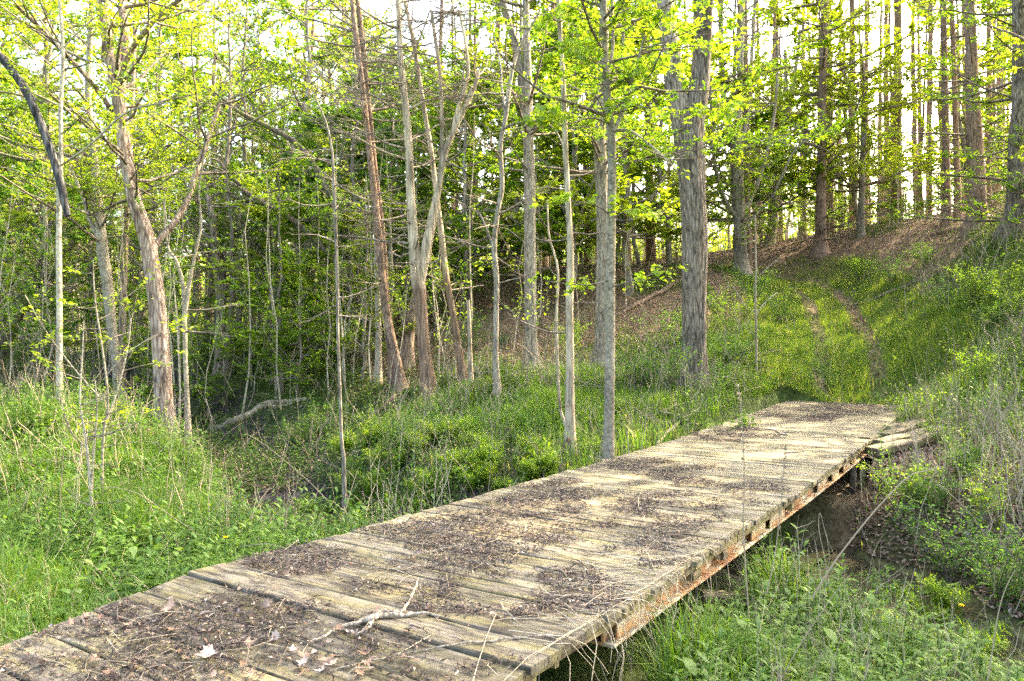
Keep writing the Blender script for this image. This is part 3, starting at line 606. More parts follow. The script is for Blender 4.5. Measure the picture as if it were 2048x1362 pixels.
# ------------------------------------------------------------------ hero trees drawn from the picture, at real depth
def hero(name, label, Y, trunk, bark, limbs=(), sides=14, dead=(0, 0, 0), leafy=None, cat='tree', extend=None, ridge=0.0, seed=1, group=None, flare=.35, leafmat='leaf_fresh', star=None, rings=None):
    """trunk / limbs: [(px,py,width px[,dY])]; dead=(n, length m, f0); leafy=dict(n,len,rise,f0,f1,per,tw,lpt,ls)"""
    rng = np.random.default_rng(seed)
    def conv(pts, n):
        A = np.array([np.r_[at(p[0], p[1], Y+(p[3] if len(p) > 3 else 0)), p[2]/FPX*Y/2] for p in pts]); 
        Q = catmull(A, n); Q[:, 3] = np.maximum(Q[:, 3], .004); return Q
    pts = list(trunk)
    base = at(pts[0][0], pts[0][1], Y); gz = float(H(base[:1], base[1:2])[0])
    # root the foot in the ground where it stands
    drop = max(base[2]-gz, 0)+.3; pts = [(pts[0][0], pts[0][1]+drop*FPX/Y, pts[0][2]*1.06)]+pts
    n = rings or max(24, int(4*len(pts)))
    Q = conv(pts, n)
    if extend:
        top = Q[-1].copy(); dirn = unit(Q[-1, :3]-Q[-4, :3]); m = 12; e = []
        for j in range(1, m+1):
            e.append(np.r_[top[:3]+dirn*extend*j/m+np.r_[rng.normal(0, .06, 2), 0], top[3]*(1-.9*j/m)+.01])
        Q = np.concatenate([Q, e])
    root = tag(empty(name, tuple(base*[1, 1, 0]+[0, 0, gz])), label, cat, group)
    off = np.array(root.location)
    bt = Buf(); rad = Q[:, 3]*(1+flare*np.exp(-np.maximum(Q[:, 2]-gz, 0)/.3)); poly = Q[:, :3]-off
    V, F = tubes(poly[None], rad[None], sides)
    if ridge > 0:
        n_ = len(poly); V3 = V.reshape(n_, sides, 3); th = np.arange(sides)/sides
        zz = poly[:, 2][:, None]; r_ = vnoise(np.repeat(th[None]*sides/3.2, n_, 0)+.9*vnoise(zz*2.2+0*th, th*5+0*zz, 3), zz*1.6+th[None]*0, 7)
        wob = vnoise(np.cos(th*6.283)*1.5+0*zz+5, zz*.9+np.sin(th*6.283)[None], 4)-.5
        V3 += (V3-poly[:, None])*((r_-.5)*2*ridge+wob*.18)[..., None]; V = V3.reshape(-1, 3)
    bt.add(V, F); lim = [(poly, rad)]; LB = []
    for l in limbs:
        q = conv(l, max(10, 3*len(l))); pl = q[:, :3]-off; lim.append((pl, q[:, 3])); lb_ = Buf(); V, F = tubes(pl[None], q[None, :, 3], max(7, sides//2)); lb_.add(V, F); LB.append(lb_.mesh('limb', [M[bark]], True))
    link('trunk', bt.mesh('trunk', [M[bark]], True), root)
    for m_ in LB: link('limb', m_, root)
    bb = Buf(); bc = Buf()
    if dead[0]:
        for pl, rd in lim:
            nn_ = max(3, int(dead[0]*(1 if pl is poly else .3)))
            BP, BR = side_branches(rng, pl, rd, nn_, dead[1], .05, dead[2], .98, 7, curve=.22, thin=.20); V, F = tubes(BP, BR, 4); bb.add(V, F)
            TP, TR = twigs_of(rng, BP, BR, 5, dead[1]*.35, .02, K=4); V, F = tubes(TP, TR*.7, 3); bb.add(V, F)
            T2, R2 = twigs_of(rng, TP, TR, 2, dead[1]*.16, .02, K=3); V, F = tubes(T2, R2*.5, 3); bb.add(V, F)
    if leafy:
        g = dict(n=20, len=2.0, rise=.15, f0=.3, f1=.98, per=6, tw=.7, lpt=18, ls=.11, flat=.3); g.update(leafy)
        for pl, rd in lim:
            nn_ = max(2, int(g['n']*(1 if pl is poly else .35)))
            BP, BR = side_branches(rng, pl, rd, nn_, g['len'], g['rise'], g['f0'], g['f1'], 7, curve=.16, thin=.2); V, F = tubes(BP, BR, 4); bb.add(V, F)
            TP, TR = twigs_of(rng, BP, BR, g['per'], g['tw']); V, F = tubes(TP, TR*.6, 3); bb.add(V, F)
            V, F, T = leaves_on(rng, TP, int(g['lpt']*1.6), g['ls']*.8, g['flat']); bc.add(V, F, 0, T)
    if star:      # leafy sprays of large lobed leaves: [(px polyline), count]
        for (pl_px, cnt, ls) in star:
            cnt = int(cnt*1.1); ls = ls*.72
            q = conv([(p[0], p[1], 3.0, p[2]) for p in pl_px], 8); pl = q[:, :3]-off; rr = np.linspace(.014, .004, 8); V, F = tubes(pl[None], rr[None], 5); bb.add(V, F)
            TP, TR = twigs_of(rng, pl[None], rr[None], max(6, cnt//16), .55, .0, .1); V, F = tubes(TP, TR*.5, 3); bb.add(V, F)
            m, K, _ = TP.shape; ti = rng.integers(0, m, cnt); t = rng.uniform(.15, .999, cnt)*(K-1); i_ = t.astype(int)
            P = TP[ti, i_]+(TP[ti, i_+1]-TP[ti, i_])*(t-i_)[:, None]+rng.normal(0, .03, (cnt, 3)); d = unit(TP[ti, -1]-TP[ti, 0]+rng.normal(0, .6, (cnt, 3))+np.array([0, 0, -.35]))
            V, F, mm = star_leaves(P, d, unit(np.array([0, 0, 1.])+rng.normal(0, .3, (cnt, 3))), ls*rng.uniform(.6, 1.25, cnt))
            bc.add(V, F, 0, np.repeat(np.clip(rng.normal(.7, .16, cnt), 0, 1), mm))
    if bb.n: link('branches', bb.mesh('branches', [M['twig']], True), root)['kind'] = 'stuff'
    if bc.n: link('crown', bc.mesh('crown', [M[leafmat]]), root)
    return root

TOPLEAF = dict(n=32, len=2.9, rise=.25, f0=.5, f1=.99, per=7, tw=.8, lpt=20, ls=.11)
hero('oak_tree', 'thickest furrowed grey trunk, forking into two limbs, beside the far end of the bridge', 15.5,
     [(1390,778,60),(1390,740,50),(1388,600,47),(1390,480,48),(1386,380,50),(1380,290,56),(1374,225,66)], 'bark_oak',
     limbs=[[(1372,262,52),(1352,190,42),(1343,110,36),(1332,20,34,.3),(1322,-90,30,.6),(1310,-300,22,1),(1290,-600,10,2)], [(1380,262,50),(1396,190,42),(1404,110,36),(1409,20,33,-.3),(1420,-100,30,-.5),(1440,-320,20,-1),(1450,-600,9,-1.5)]],
     sides=110, ridge=.07, rings=150, seed=11, flare=.3, leafy=dict(n=0, len=2.0, f0=.75, lpt=14, per=5),
     star=[([(1330,40,-1),(1390,70,-1.6),(1450,60,-2)], 90, .15), ([(1320,130,-1),(1290,100,-1.6),(1250,120,-2)], 90, .15)])
hero('smooth_bark_tree', 'slim smooth pale grey trunk with bright lobed leaves, nearest to the left deck edge', 11.2,
     [(1216,925,25),(1218,850,21),(1220,700,20),(1221,560,19),(1223,420,18),(1224,330,17),(1222,265,18),(1213,180,17),(1208,90,16),(1206,0,15)], 'bark_smooth',
     limbs=[[(1224,268,11),(1240,235,8),(1252,190,7,-.2),(1268,150,6,-.4),(1290,70,4,-.6)], [(1224,262,8),(1260,262,6,-.2),(1300,290,5,-.4),(1345,330,3,-.6)], [(1216,150,8),(1226,90,7,.2),(1224,20,6,.3),(1230,-40,5,.4)]],
     extend=4.5, seed=12, sides=18, flare=.25, leafy=dict(n=40, len=2.1, rise=.1, f0=.55, f1=.98, per=5, tw=.5, lpt=9, ls=.10),
     star=[([(1224,250,0),(1180,235,-.4),(1130,250,-.8),(1090,240,-1)], 150, .14), ([(1222,180,0),(1260,150,-.4),(1310,130,-.7),(1350,140,-1)], 170, .14), ([(1215,140,0),(1165,110,-.5),(1120,100,-.9)], 150, .14),
           ([(1212,60,0),(1250,30,-.4),(1310,20,-.8)], 150, .14), ([(1212,60,0),(1160,20,-.5),(1110,10,-.8)], 120, .14), ([(1224,230,0),(1280,215,-.4),(1340,222,-.8),(1440,215,-1.2)], 150, .14),
           ([(1220,430,0),(1190,410,-.2),(1130,400,-.5)], 80, .12), ([(1220,440,0),(1260,420,-.3),(1300,430,-.6)], 80, .12), ([(1220,560,0),(1170,570,-.3),(1090,562,-.6)], 80, .11), ([(1220,575,0),(1270,560,-.3),(1330,540,-.6)], 80, .11),
           ([(1215,-60,0),(1120,-60,-.5),(1020,-50,-.9)], 140, .14), ([(1215,-60,0),(1320,-60,-.5),(1420,-50,-.9)], 140, .14)])
hero('dead_snag', 'bare pale pole-like trunk standing just left of the smooth grey one', 11.8,
     [(1142,915,24),(1140,840,19),(1140,700,16),(1139,600,15),(1141,500,14),(1137,420,11),(1131,300,11),(1127,180,10),(1121,80,9),(1115,-10,8),(1112,-90,6)], 'bark_dead', dead=(16, .9, .3), seed=13, sides=14,
     limbs=[[(1140,868,9),(1128,840,7,.2),(1119,800,6,.3),(1113,640,6,.6),(1116,540,5,.7),(1098,470,4,.8),(1095,400,3,.9)]])
hero('grey_bark_tree', 'straight grey trunk with an upper left fork, on the flat behind the bank', 18.0,
     [(1066,748,38),(1063,700,27),(1061,600,24),(1060,480,23),(1059,360,22),(1056,250,20),(1055,150,17),(1053,60,14),(1052,-10,13)], 'bark_grey',
     limbs=[[(1057,262,16),(1045,180,15),(1033,100,15),(1018,50,14),(1004,0,13),(990,-80,11),(970,-200,7)]], sides=64, ridge=.04, rings=110, extend=4, seed=14, leafy=dict(TOPLEAF, n=22))
hero('grey_bark_tree', 'broad grey trunk partly hidden behind the smooth pale one', 19.0,
     [(1200,742,34),(1203,680,26),(1204,600,24),(1206,500,24),(1204,400,23),(1202,330,25),(1200,280,24),(1206,180,21),(1208,60,19),(1209,-20,17)], 'bark_grey', sides=64, ridge=.05, rings=110, extend=5, seed=15, leafy=dict(TOPLEAF, n=24))
hero('peeling_dead_tree', 'broken-topped dead tree, dark below and peeled pale above, with whorls of bare branches', 16.5,
     [(861,796,36),(856,760,28),(848,690,24),(843,620,24),(836,560,26),(829,500,22),(822,400,18),(818,300,16),(811,210,14),(802,130,13),(799,60,12),(797,-10,11),(796,-70,8)], 'bark_peel',
     limbs=[[(838,590,16),(848,520,22),(862,450,20),(880,360,12),(892,300,13),(915,245,12),(935,205,11),(952,165,9),(957,140,6)], [(872,420,10),(882,330,9),(884,260,8),(880,150,8),(868,60,7),(862,20,5)],
            [(905,262,8),(915,220,8),(936,150,7),(930,80,6),(918,20,4)],
            [(816,220,5),(780,212,4),(730,185,3,-.3),(640,190,2,-.6)], [(818,218,5),(860,200,4,.2),(915,195,3,.4)], [(812,135,5),(835,90,4,.3),(860,20,3,.5)], [(810,135,4),(770,122,3,-.3),(690,122,2,-.6)],
            [(822,322,5),(760,300,4,-.4),(705,270,3,-.8),(672,262,2,-1)], [(818,210,4),(745,205,3,.4),(660,205,2,.8)]],
     dead=(60, 1.6, .42), seed=16, sides=22, ridge=.03, rings=70)
hero('leaning_dead_pole', 'slim dead pole leaning left, peeled on top and red-brown below, right of the broken tree', 17.0,
     [(926,760,20),(918,700,14),(905,620,13),(893,560,13),(884,480,12),(873,390,10),(862,300,10),(850,230,9),(836,140,9),(826,80,8),(812,10,7),(800,-60,6)], 'bark_peel', dead=(24, 1.0, .3), seed=17, sides=12)
hero('twin_trunk_tree', 'left stem of the leaning purple-brown pair behind the creek bank', 17.8,
     [(803,798,30),(797,740,18),(780,660,16),(768,590,16),(760,500,15),(752,420,15),(742,330,13),(730,220,12),(718,120,11),(708,40,10),(702,-20,9)], 'bark_brown', dead=(34, 1.6, .3), seed=18, sides=16, extend=4, leafy=dict(TOPLEAF, n=8, ls=.08), flare=.6)
hero('twin_trunk_tree', 'right stem of the leaning purple-brown pair behind the creek bank', 18.2,
     [(790,790,20),(781,700,15),(772,600,14),(768,520,14),(760,430,14),(748,330,13),(740,240,12),(731,150,11),(722,60,10),(714,-10,9)], 'bark_brown', dead=(34, 1.6, .3), seed=19, sides=16, extend=4, leafy=dict(TOPLEAF, n=8, ls=.08), flare=.6)
hero('short_dead_stump', 'leaning bare grey stub behind the broken-topped dead tree', 19.5, [(815,690,26),(822,640,22),(832,590,17),(838,560,15)], 'bark_willow', seed=191, sides=14, cat='stump')
hero('sapling', 'thin pale sapling at the foot of the ferny bank, left of the twin trunks', 10.8,
     [(688,935,9),(683,880,7),(680,780,6),(676,680,6),(674,560,6),(671,450,7),(668,380,6),(664,300,5),(650,240,4),(628,190,3)], 'bark_grey', dead=(12, .8, .4), seed=20, sides=8, flare=.1, leafy=dict(n=7, len=.7, f0=.5, per=3, tw=.3, lpt=7, ls=.06))
hero('crooked_tree', 'thin crooked grey trunk standing on the bright grassy flat', 15.0,
     [(994,774,15),(991,720,12),(992,640,11),(993,560,11),(988,490,11),(996,420,10),(1004,370,10),(1001,290,9),(1012,230,9),(1018,180,8),(1030,120,6),(1048,80,5),(1080,20,4)], 'bark_grey',
     limbs=[[(1000,262,6),(1040,245,5,-.2),(1100,250,4,-.4),(1130,300,3,-.6)], [(1010,225,5),(1003,170,5,.2),(1001,130,4,.3),(985,60,3,.5)], [(988,500,5),(970,450,5,.2),(955,420,3,.3)]], dead=(26, 1.3, .3), seed=21, sides=10)
hero('short_snag', 'short pale broken snag between the leaning pole and the crooked trunk', 16.6, [(942,768,10),(940,700,8),(938,640,8),(936,600,6)], 'bark_dead', dead=(5, .25, .5), seed=22, sides=8, cat='stump')
hero('slender_tree', 'slim grey-barked stem left of the twin trunks on the bank top', 18.6,
     [(756,752,15),(757,690,13),(756,620,12),(753,540,9),(752,470,9),(748,380,8),(745,300,7),(736,200,6),(728,60,5)], 'bark_smooth', dead=(14, 1.0, .3), seed=23, sides=10)
hero('big_left_tree', 'large ridged pinkish-brown trunk leaning left with spreading upper limbs', 14.0,
     [(334,875,44),(328,820,36),(324,720,32),(316,620,31),(305,540,31),(292,470,29),(272,410,27),(258,350,25),(249,290,25),(243,240,25),(236,190,25),(229,150,25)], 'bark_willow',
     limbs=[[(231,175,20),(220,120,17),(208,60,15),(196,0,14),(180,-90,12),(160,-250,7)], [(236,185,20),(252,110,20,.4),(247,40,17,.6),(243,-10,16,.8),(235,-150,12,1)], [(236,175,13),(258,110,10,-.3),(285,70,9,-.5),(320,30,8,-.7),(365,-5,7,-1),(420,-50,5,-1.3)],
            [(226,225,10),(205,195,9,-.2),(170,150,9,-.4),(130,108,9,-.6),(85,60,8,-.9),(30,8,7,-1.2)], [(300,512,14),(318,480,13,.3),(345,450,12,.5),(375,400,12,.8),(395,335,12,1),(412,290,11,1.1),(428,240,9,1.2),(440,208,6,1.3)], [(232,160,5),(238,120,4),(242,90,3)]],
     sides=72, ridge=.06, rings=120, extend=2, seed=24, leafy=dict(n=20, len=2.4, rise=.25, f0=.5, f1=.99, per=6, tw=.8, lpt=14, ls=.10), leafmat='leaf_yellow', flare=.2)
hero('slender_tree', 'thin pale pole of a trunk nearest the left edge of the grass', 12.2,
     [(121,820,13),(119,740,11),(119,640,11),(118,540,11),(118,450,10),(119,380,10),(122,300,8),(121,220,8),(126,130,7),(124,60,7),(118,-10,6)], 'bark_smooth', seed=25, sides=12, extend=3,
     limbs=[[(124,330,4),(180,290,4,-.4),(245,230,4,-.8),(300,210,3,-1.2),(350,205,2,-1.5)], [(125,100,4),(150,70,3),(190,35,3)], [(127,110,4),(95,60,3),(60,10,3)]], leafy=dict(n=12, len=1.4, rise=.25, f0=.5, per=5, tw=.5, lpt=9, ls=.08), leafmat='leaf_fresh')
hero('dead_limb', 'black dead trunk arching in from the left edge and lodged against the thin pale pole', 12.0,
     [(-60,40,14),(-20,90,15),(15,130,15),(45,170,16),(70,220,16),(90,270,16),(108,320,16),(122,370,15),(130,410,14),(136,432,11)], 'bark_black', seed=26, sides=16, flare=0, cat='fallen tree')
# shaft of the lodged trunk is carried by its own foot out of frame
hero('pale_trunk_tree', 'yellowish pale trunk behind and left of the big ridged one', 18.5,
     [(238,800,20),(232,720,17),(222,640,19),(214,560,21),(205,500,22),(200,440,18),(192,380,15),(190,330,14),(182,260,12),(176,170,11),(180,80,10),(183,0,9)], 'bark_smooth', seed=27, sides=16, extend=4,
     limbs=[[(200,440,8),(205,380,8,.3),(215,330,7,.5)], [(198,480,10),(180,440,9),(168,400,7),(140,330,5)]], leafy=dict(TOPLEAF, n=34, f0=.35, ls=.1), leafmat='leaf_yellow')
hero('slender_tree', 'straight brownish stem between the pale trunk and the big ridged one', 19.5,
     [(248,800,17),(243,720,14),(246,620,13),(248,540,13),(252,450,11),(255,380,9),(262,250,8),(268,120,7),(270,-10,6)], 'bark_willow', seed=28, sides=10, extend=3, leafy=dict(TOPLEAF, n=26, f0=.4, ls=.09), leafmat='leaf_yellow')
hero('slender_tree', 'thin smooth stem just right of the big ridged trunk', 14.6,
     [(376,858,13),(374,800,10),(371,720,9),(369,640,9),(366,570,8),(352,520,6),(338,500,5),(330,450,4),(328,400,4)], 'bark_smooth', seed=29, sides=10, leafy=dict(n=14, len=1.2, f0=.4, per=5, tw=.5, lpt=9, ls=.08),
     limbs=[[(369,640,8),(380,560,7),(392,500,6),(402,450,5),(398,380,4),(410,300,3)]])
hero('moss_trunk_tree', 'dark-based trunk with a curving right limb, on the far side of the creek', 24.0,
     [(441,752,26),(441,700,21),(442,640,20),(441,590,19),(434,540,16),(428,480,15),(424,430,13),(412,380,10),(400,330,7),(390,280,5)], 'bark_oak', seed=30, sides=18, extend=3,
     limbs=[[(446,575,9),(468,568,9,.3),(490,550,8,.5),(505,520,7,.8),(520,490,6,1),(548,448,4,1.3)], [(436,520,8),(452,490,7,.3),(480,455,6,.6),(490,430,4,.8)]], leafy=dict(TOPLEAF, n=30, f0=.4, ls=.12))
hero('leaning_mossy_tree', 'long mossy trunk leaning far to the left out of the twin trunks', 21.5,
     [(752,672,20),(735,628,17),(712,600,16),(690,560,14),(668,520,13),(640,490,12),(612,462,12),(585,440,11),(555,420,11),(520,405,9),(478,398,8),(440,372,6),(405,350,5)], 'bark_mossy', seed=31, sides=14,
     limbs=[[(552,418,8),(520,400,9),(495,388,9),(475,365,8),(455,345,7),(440,325,6),(428,318,4)], [(668,520,6),(690,450,4,.4),(700,380,3,.7)]], dead=(12, 1.4, .3), leafy=dict(n=10, len=1.5, f0=.4, lpt=14, per=5, ls=.12))
hero('leaning_mossy_tree', 'mossy limb slanting across the upper left of the twin trunks', 22.5,
     [(700,470,14),(672,410,12),(645,360,12),(615,310,11),(580,278,11),(545,258,10),(510,240,9),(480,225,8),(455,205,6),(430,185,4)], 'bark_mossy', seed=32, sides=12, dead=(12, 1.3, .1))
hero('dark_leaning_tree', 'dark mossy trunk leaning right near the left edge, behind the thin pole', 22.5,
     [(8,712,30),(22,660,24),(45,610,22),(62,580,20),(85,560,16),(110,540,13),(135,500,12),(160,470,11),(190,440,8),(225,410,5)], 'bark_mossy', seed=33, sides=14,
     limbs=[[(30,640,16),(40,600,15),(60,570,13),(80,530,12),(100,480,10),(120,440,8),(150,400,6)]], dead=(22, 1.6, .3), leafy=dict(n=14, len=1.6, f0=.3, lpt=12, per=5, ls=.1), leafmat='leaf_yellow')
hero('brown_trunk_tree', 'upright reddish-brown trunk behind the leaning mossy one at the left', 25.5,
     [(84,712,20),(85,640,17),(88,560,16),(92,480,15),(95,400,12),(92,300,10),(95,180,8),(90,60,7)], 'bark_brown', seed=34, sides=12, extend=3, leafy=dict(TOPLEAF, n=30, f0=.35, ls=.11), leafmat='leaf_yellow', dead=(20, 1.6, .2))
hero('brown_trunk_tree', 'brown trunk standing alone at the foot of the hill, left of the twin trunks', 33.0,
     [(594,636,24),(597,590,19),(600,540,16),(603,480,13),(605,420,11),(606,330,10),(608,200,8)], 'bark_brown', seed=35, sides=12, extend=4, leafy=dict(TOPLEAF, n=34, f0=.35, ls=.14, len=3.4), leafmat='leaf_deep')
hero('pale_stub', 'short bright sunlit stub on the brown slope left of the twin trunks', 24.5, [(705,706,13),(704,660,11),(703,620,10),(703,600,9)], 'bark_dead', seed=36, sides=10, cat='stump')
# right side
hero('ridge_pine', 'straight dark pine with long horizontal boughs on the crest at the head of the path', 32.5,
     [(1640,502,30),(1641,470,22),(1642,400,20),(1643,320,18),(1644,240,16),(1645,160,15),(1647,80,14),(1650,-10,13)], 'bark_brown', seed=41, sides=14, extend=6, flare=.5,
     dead=(44, 2.6, .12), leafy=dict(n=60, len=4.2, rise=.22, f0=.3, f1=.98, per=9, tw=1.0, lpt=20, ls=.14), leafmat='leaf_yellow')
hero('ridge_tree', 'slim wavy-stemmed tree right of the straight dark pine on the crest', 33.0,
     [(1721,490,18),(1722,440,13),(1724,360,12),(1726,300,11),(1729,240,10),(1730,190,8),(1727,140,6),(1722,90,4)], 'bark_grey', seed=42, sides=10, dead=(14, 2, .2), leafy=dict(n=40, len=3.0, rise=.15, f0=.3, per=8, tw=.9, lpt=18, ls=.14), leafmat='leaf_yellow')
hero('multi_stem_tree', 'pale grey trunk splitting into many upright stems right of the thick furrowed one', 28.0,
     [(1482,545,34),(1481,500,26),(1479,440,25),(1476,380,24),(1474,320,24),(1470,270,24)], 'bark_grey', seed=43, sides=40, ridge=.04, rings=60,
     limbs=[[(1470,300,16),(1456,240,14),(1446,180,12),(1442,100,11),(1441,20,10),(1440,-60,8)], [(1472,290,16),(1476,230,15),(1480,160,13),(1482,80,12),(1484,0,11),(1486,-80,9)], [(1476,300,10),(1492,250,9,.3),(1500,180,8,.5),(1505,80,7,.6),(1512,-20,6,.8)],
            [(1478,440,9),(1450,400,8,-.4),(1430,330,7,-.8),(1424,250,6,-1),(1420,150,5,-1.2)], [(1484,430,9),(1510,380,8,.4),(1535,300,7,.8),(1552,200,6,1.2),(1556,90,5,1.5)], [(1486,450,6),(1540,400,5,-.4),(1590,300,4,-.8),(1640,270,3,-1)]],
     dead=(20, 2.0, .3), leafy=dict(n=26, len=2.4, rise=.3, f0=.3, per=7, tw=.9, lpt=16, ls=.13))
hero('ridge_pine', 'reddish pine trunk rising directly behind the pale many-stemmed tree', 31.0,
     [(1496,530,17),(1495,440,14),(1494,350,14),(1493,260,13),(1491,160,12),(1490,60,11),(1489,-20,10)], 'bark_brown', seed=44, sides=12, extend=6, dead=(30, 1.8, .1))
hero('ridge_pine', 'thick red-brown pine trunk near the right edge, on top of the slope', 27.0,
     [(1957,458,46),(1955,420,34),(1952,330,30),(1948,240,27),(1944,160,25),(1942,80,22),(1938,0,21)], 'bark_brown', seed=45, sides=26, ridge=.04, rings=60, extend=7, dead=(40, 2.2, .15), flare=.5,
     leafy=dict(n=20, len=2.6, rise=.1, f0=.25, per=7, tw=.9, lpt=16, ls=.13))
hero('ridge_pine', 'thin dark pine left of the thick red-brown one at the right', 29.5, [(1894,466,20),(1893,380,15),(1892,280,14),(1890,180,12),(1888,80,11),(1887,-10,10)], 'bark_brown', seed=46, sides=10, extend=6, dead=(34, 2.0, .1))
hero('ridge_pine', 'dark pine squeezed between the thin and the thick one at the right', 30.0, [(1916,464,16),(1915,380,13),(1912,280,11),(1909,180,10),(1906,80,9),(1903,-10,8)], 'bark_brown', seed=47, sides=10, extend=6, dead=(34, 2.0, .1))
hero('edge_tree', 'broad grey-brown trunk cut by the right edge of the picture', 23.5,
     [(2031,465,52),(2034,430,42),(2037,350,38),(2038,270,33),(2040,180,28),(2038,90,24),(2037,0,22)], 'bark_oak', seed=48, sides=60, ridge=.05, rings=90, extend=6, dead=(24, 1.8, .2), leafy=dict(n=36, len=3.0, rise=.1, f0=.15, per=7, tw=.9, lpt=18, ls=.12), flare=.5)
hero('yellow_trunk_tree', 'sunlit yellowish trunk leaning right behind the path head', 37.0,
     [(1536,515,22),(1542,470,19),(1550,400,17),(1556,340,15),(1562,290,13),(1575,230,10),(1590,150,8),(1600,60,6)], 'bark_smooth', seed=49, sides=12, limbs=[[(1560,320,9),(1568,270,9),(1572,200,8),(1570,100,6)]], leafy=dict(n=40, len=3.6, rise=.2, f0=.35, per=8, tw=1, lpt=20, ls=.16), leafmat='leaf_yellow')
hero('sapling', 'bare forked sapling standing in the weeds right of the thick furrowed trunk', 17.2, [(1513,728,5),(1512,650,5),(1511,580,4),(1512,540,4),(1511,480,3),(1510,430,2)], 'bark_smooth', seed=50, sides=6, flare=0, cat='sapling',
     limbs=[[(1512,630,2.5),(1530,605,2),(1555,585,2)], [(1512,625,2.5),(1490,610,2),(1465,570,2)], [(1511,560,2),(1530,540,2),(1560,515,2)]], dead=(5, .4, .3))
# foreground saplings at the left
hero('sapling', 'leafy grey sapling in the left grass, leaves hanging over the thin pole', 8.2, [(206,1010,8),(204,940,6),(208,860,5),(216,800,4),(205,700,4),(190,600,3),(186,520,2)], 'bark_smooth', seed=51, sides=7, cat='sapling', flare=0,
     limbs=[[(208,850,3),(235,780,3),(255,700,2),(262,640,2)], [(204,800,3),(150,740,3),(90,660,2),(50,590,2)], [(206,760,2),(250,710,2),(310,670,2)]], leafy=dict(n=9, len=.7, rise=.1, f0=.3, per=3, tw=.25, lpt=6, ls=.075), leafmat='leaf_yellow')
hero('sapling', 'bare twin-stemmed sapling left of the leafy one in the grass', 7.4, [(184,1030,8),(180,960,6),(172,880,5),(160,800,4),(164,720,3),(168,640,2)], 'bark_smooth', seed=52, sides=7, cat='sapling', flare=0,
     limbs=[[(182,980,5),(188,900,4),(194,820,3),(190,760,2)], [(176,900,3),(140,860,3),(120,790,2)]], leafy=dict(n=5, len=.5, f0=.5, per=3, tw=.2, lpt=5, ls=.06), dead=(8, .5, .2))

# ------------------------------------------------------------------ fallen wood
def ground_hit(px, py, Y0=6.0, Y1=60.0):
    Y = np.linspace(Y0, Y1, 1200); z = EYE-(py-HY)/FPX*Y; g = H((px-HX)/FPX*Y, Y); k = np.argmax(g > z); return float(Y[k]) if (g > z).any() else None
def log(name, label, pts, Y, mat, sides=10, cat='log', forks=(), seed=1, twig=0, lay=None):
    rng = np.random.default_rng(seed); b = Buf(); A = []
    def conv(pts):
        out = []
        for p in pts:
            y = Y+(p[3] if len(p) > 3 else 0)
            if lay: y = (ground_hit(p[0], p[1]+p[2]*.2, lay) or y)-.12
            q = at(p[0], p[1], y); out.append(np.r_[q, p[2]/FPX*y/2])
        return np.array(out)
    q = catmull(conv(pts), 26); q[:, :3] += rng.normal(0, .012, (26, 3)); pl = q[:, :3]; off = pl[13].copy(); V, F = tubes((pl-off)[None], (q[:, 3]*(1+.12*rng.standard_normal(26)))[None], sides); b.add(V, F)
    for f in forks:
        qq = catmull(conv(f), 12); V, F = tubes((qq[:, :3]-off)[None], qq[None, :, 3], 6); b.add(V, F)
    for e, sg in ((0, 1), (25*sides, -1)):
        c = b.n; ring = np.arange(sides)+e; V0 = b.V[0]; b.add(V0[ring].mean(0)[None], np.zeros((0, 3), int)) ; F = np.stack([np.full(sides, c), ring, np.roll(ring, -1)], -1)[:, ::sg]; b.F[3].append(F); b.M[3].append(np.zeros(sides, np.int32))
    if twig:
        BP, BR = side_branches(rng, pl-off, q[:, 3], twig, .5, .2, .1, .98, 5, thin=.2); V, F = tubes(BP, BR, 4); b.add(V, F)
    o = link(name, b.mesh(name, [M[mat]], True)); o.location = off; return tag(o, label, cat)
log('fallen_log', 'long weathered log sloping down the eroded creek bank', [(425,862,17),(470,842,16),(500,828,15),(530,810,15),(570,804,12),(612,798,8)], 15.8, 'bark_dead', forks=[[(530,808,6),(560,812,5,-.2),(600,802,3,-.3)]], seed=61, lay=9)
log('fallen_log', 'short curved rotten log half buried in the ferny bank', [(965,832,10),(978,848,16),(1000,856,15),(1015,860,12),(1030,857,9)], 12.9, 'bark_mossy', seed=62, lay=9)
log('fallen_branch', 'grey branch propped on the brush pile beside the thick trunk', [(1312,892,7),(1335,865,7),(1360,845,6),(1395,820,5),(1440,790,3)], 12.8, 'twig', seed=63, twig=6, lay=11, cat='branch')
log('fallen_branch', 'dead branch crossing the slope below the ridge at the left of the thick trunk', [(1180,650,4),(1230,632,7),(1290,600,8,1),(1340,572,8,2),(1380,545,5,3)], 21, 'bark_brown', seed=64, twig=6, lay=14, cat='branch')
log('fallen_log', 'low log lying in grass behind the bright flat', [(905,752,5),(940,748,8),(975,746,8),(1020,742,5)], 17.4, 'bark_dead', seed=65, lay=9)
log('fallen_branch', 'thin grey pole lying along the leafy slope below the ridge', [(1700,612,3),(1740,600,5),(1790,580,5,.5),(1840,560,4,1)], 24.3, 'twig', seed=66, lay=12, cat='branch')
log('fallen_log', 'dark log lying along the crest under the thick red-brown pine', [(1860,470,5),(1890,462,8),(1930,452,8)], 28, 'bark_brown', seed=67, lay=18)
for k, (x0, y0, x1, y1, YY) in enumerate([(1240,800,1330,828,14), (1255,828,1350,812,13.6), (1270,818,1390,842,13.2), (1300,835,1400,800,13.4), (1235,815,1310,845,13.2), (1330,850,1420,822,12.8)]):
    log('brush_stick', 'dry grey stick in the brush pile left of the thick trunk', [(x0, y0, 4), ((x0+x1)/2, (y0+y1)/2-6, 5), (x1, y1, 3)], YY, 'twig', 6, 'stick', seed=70+k, twig=7, lay=11)['group'] = 'sticks of the brush pile'
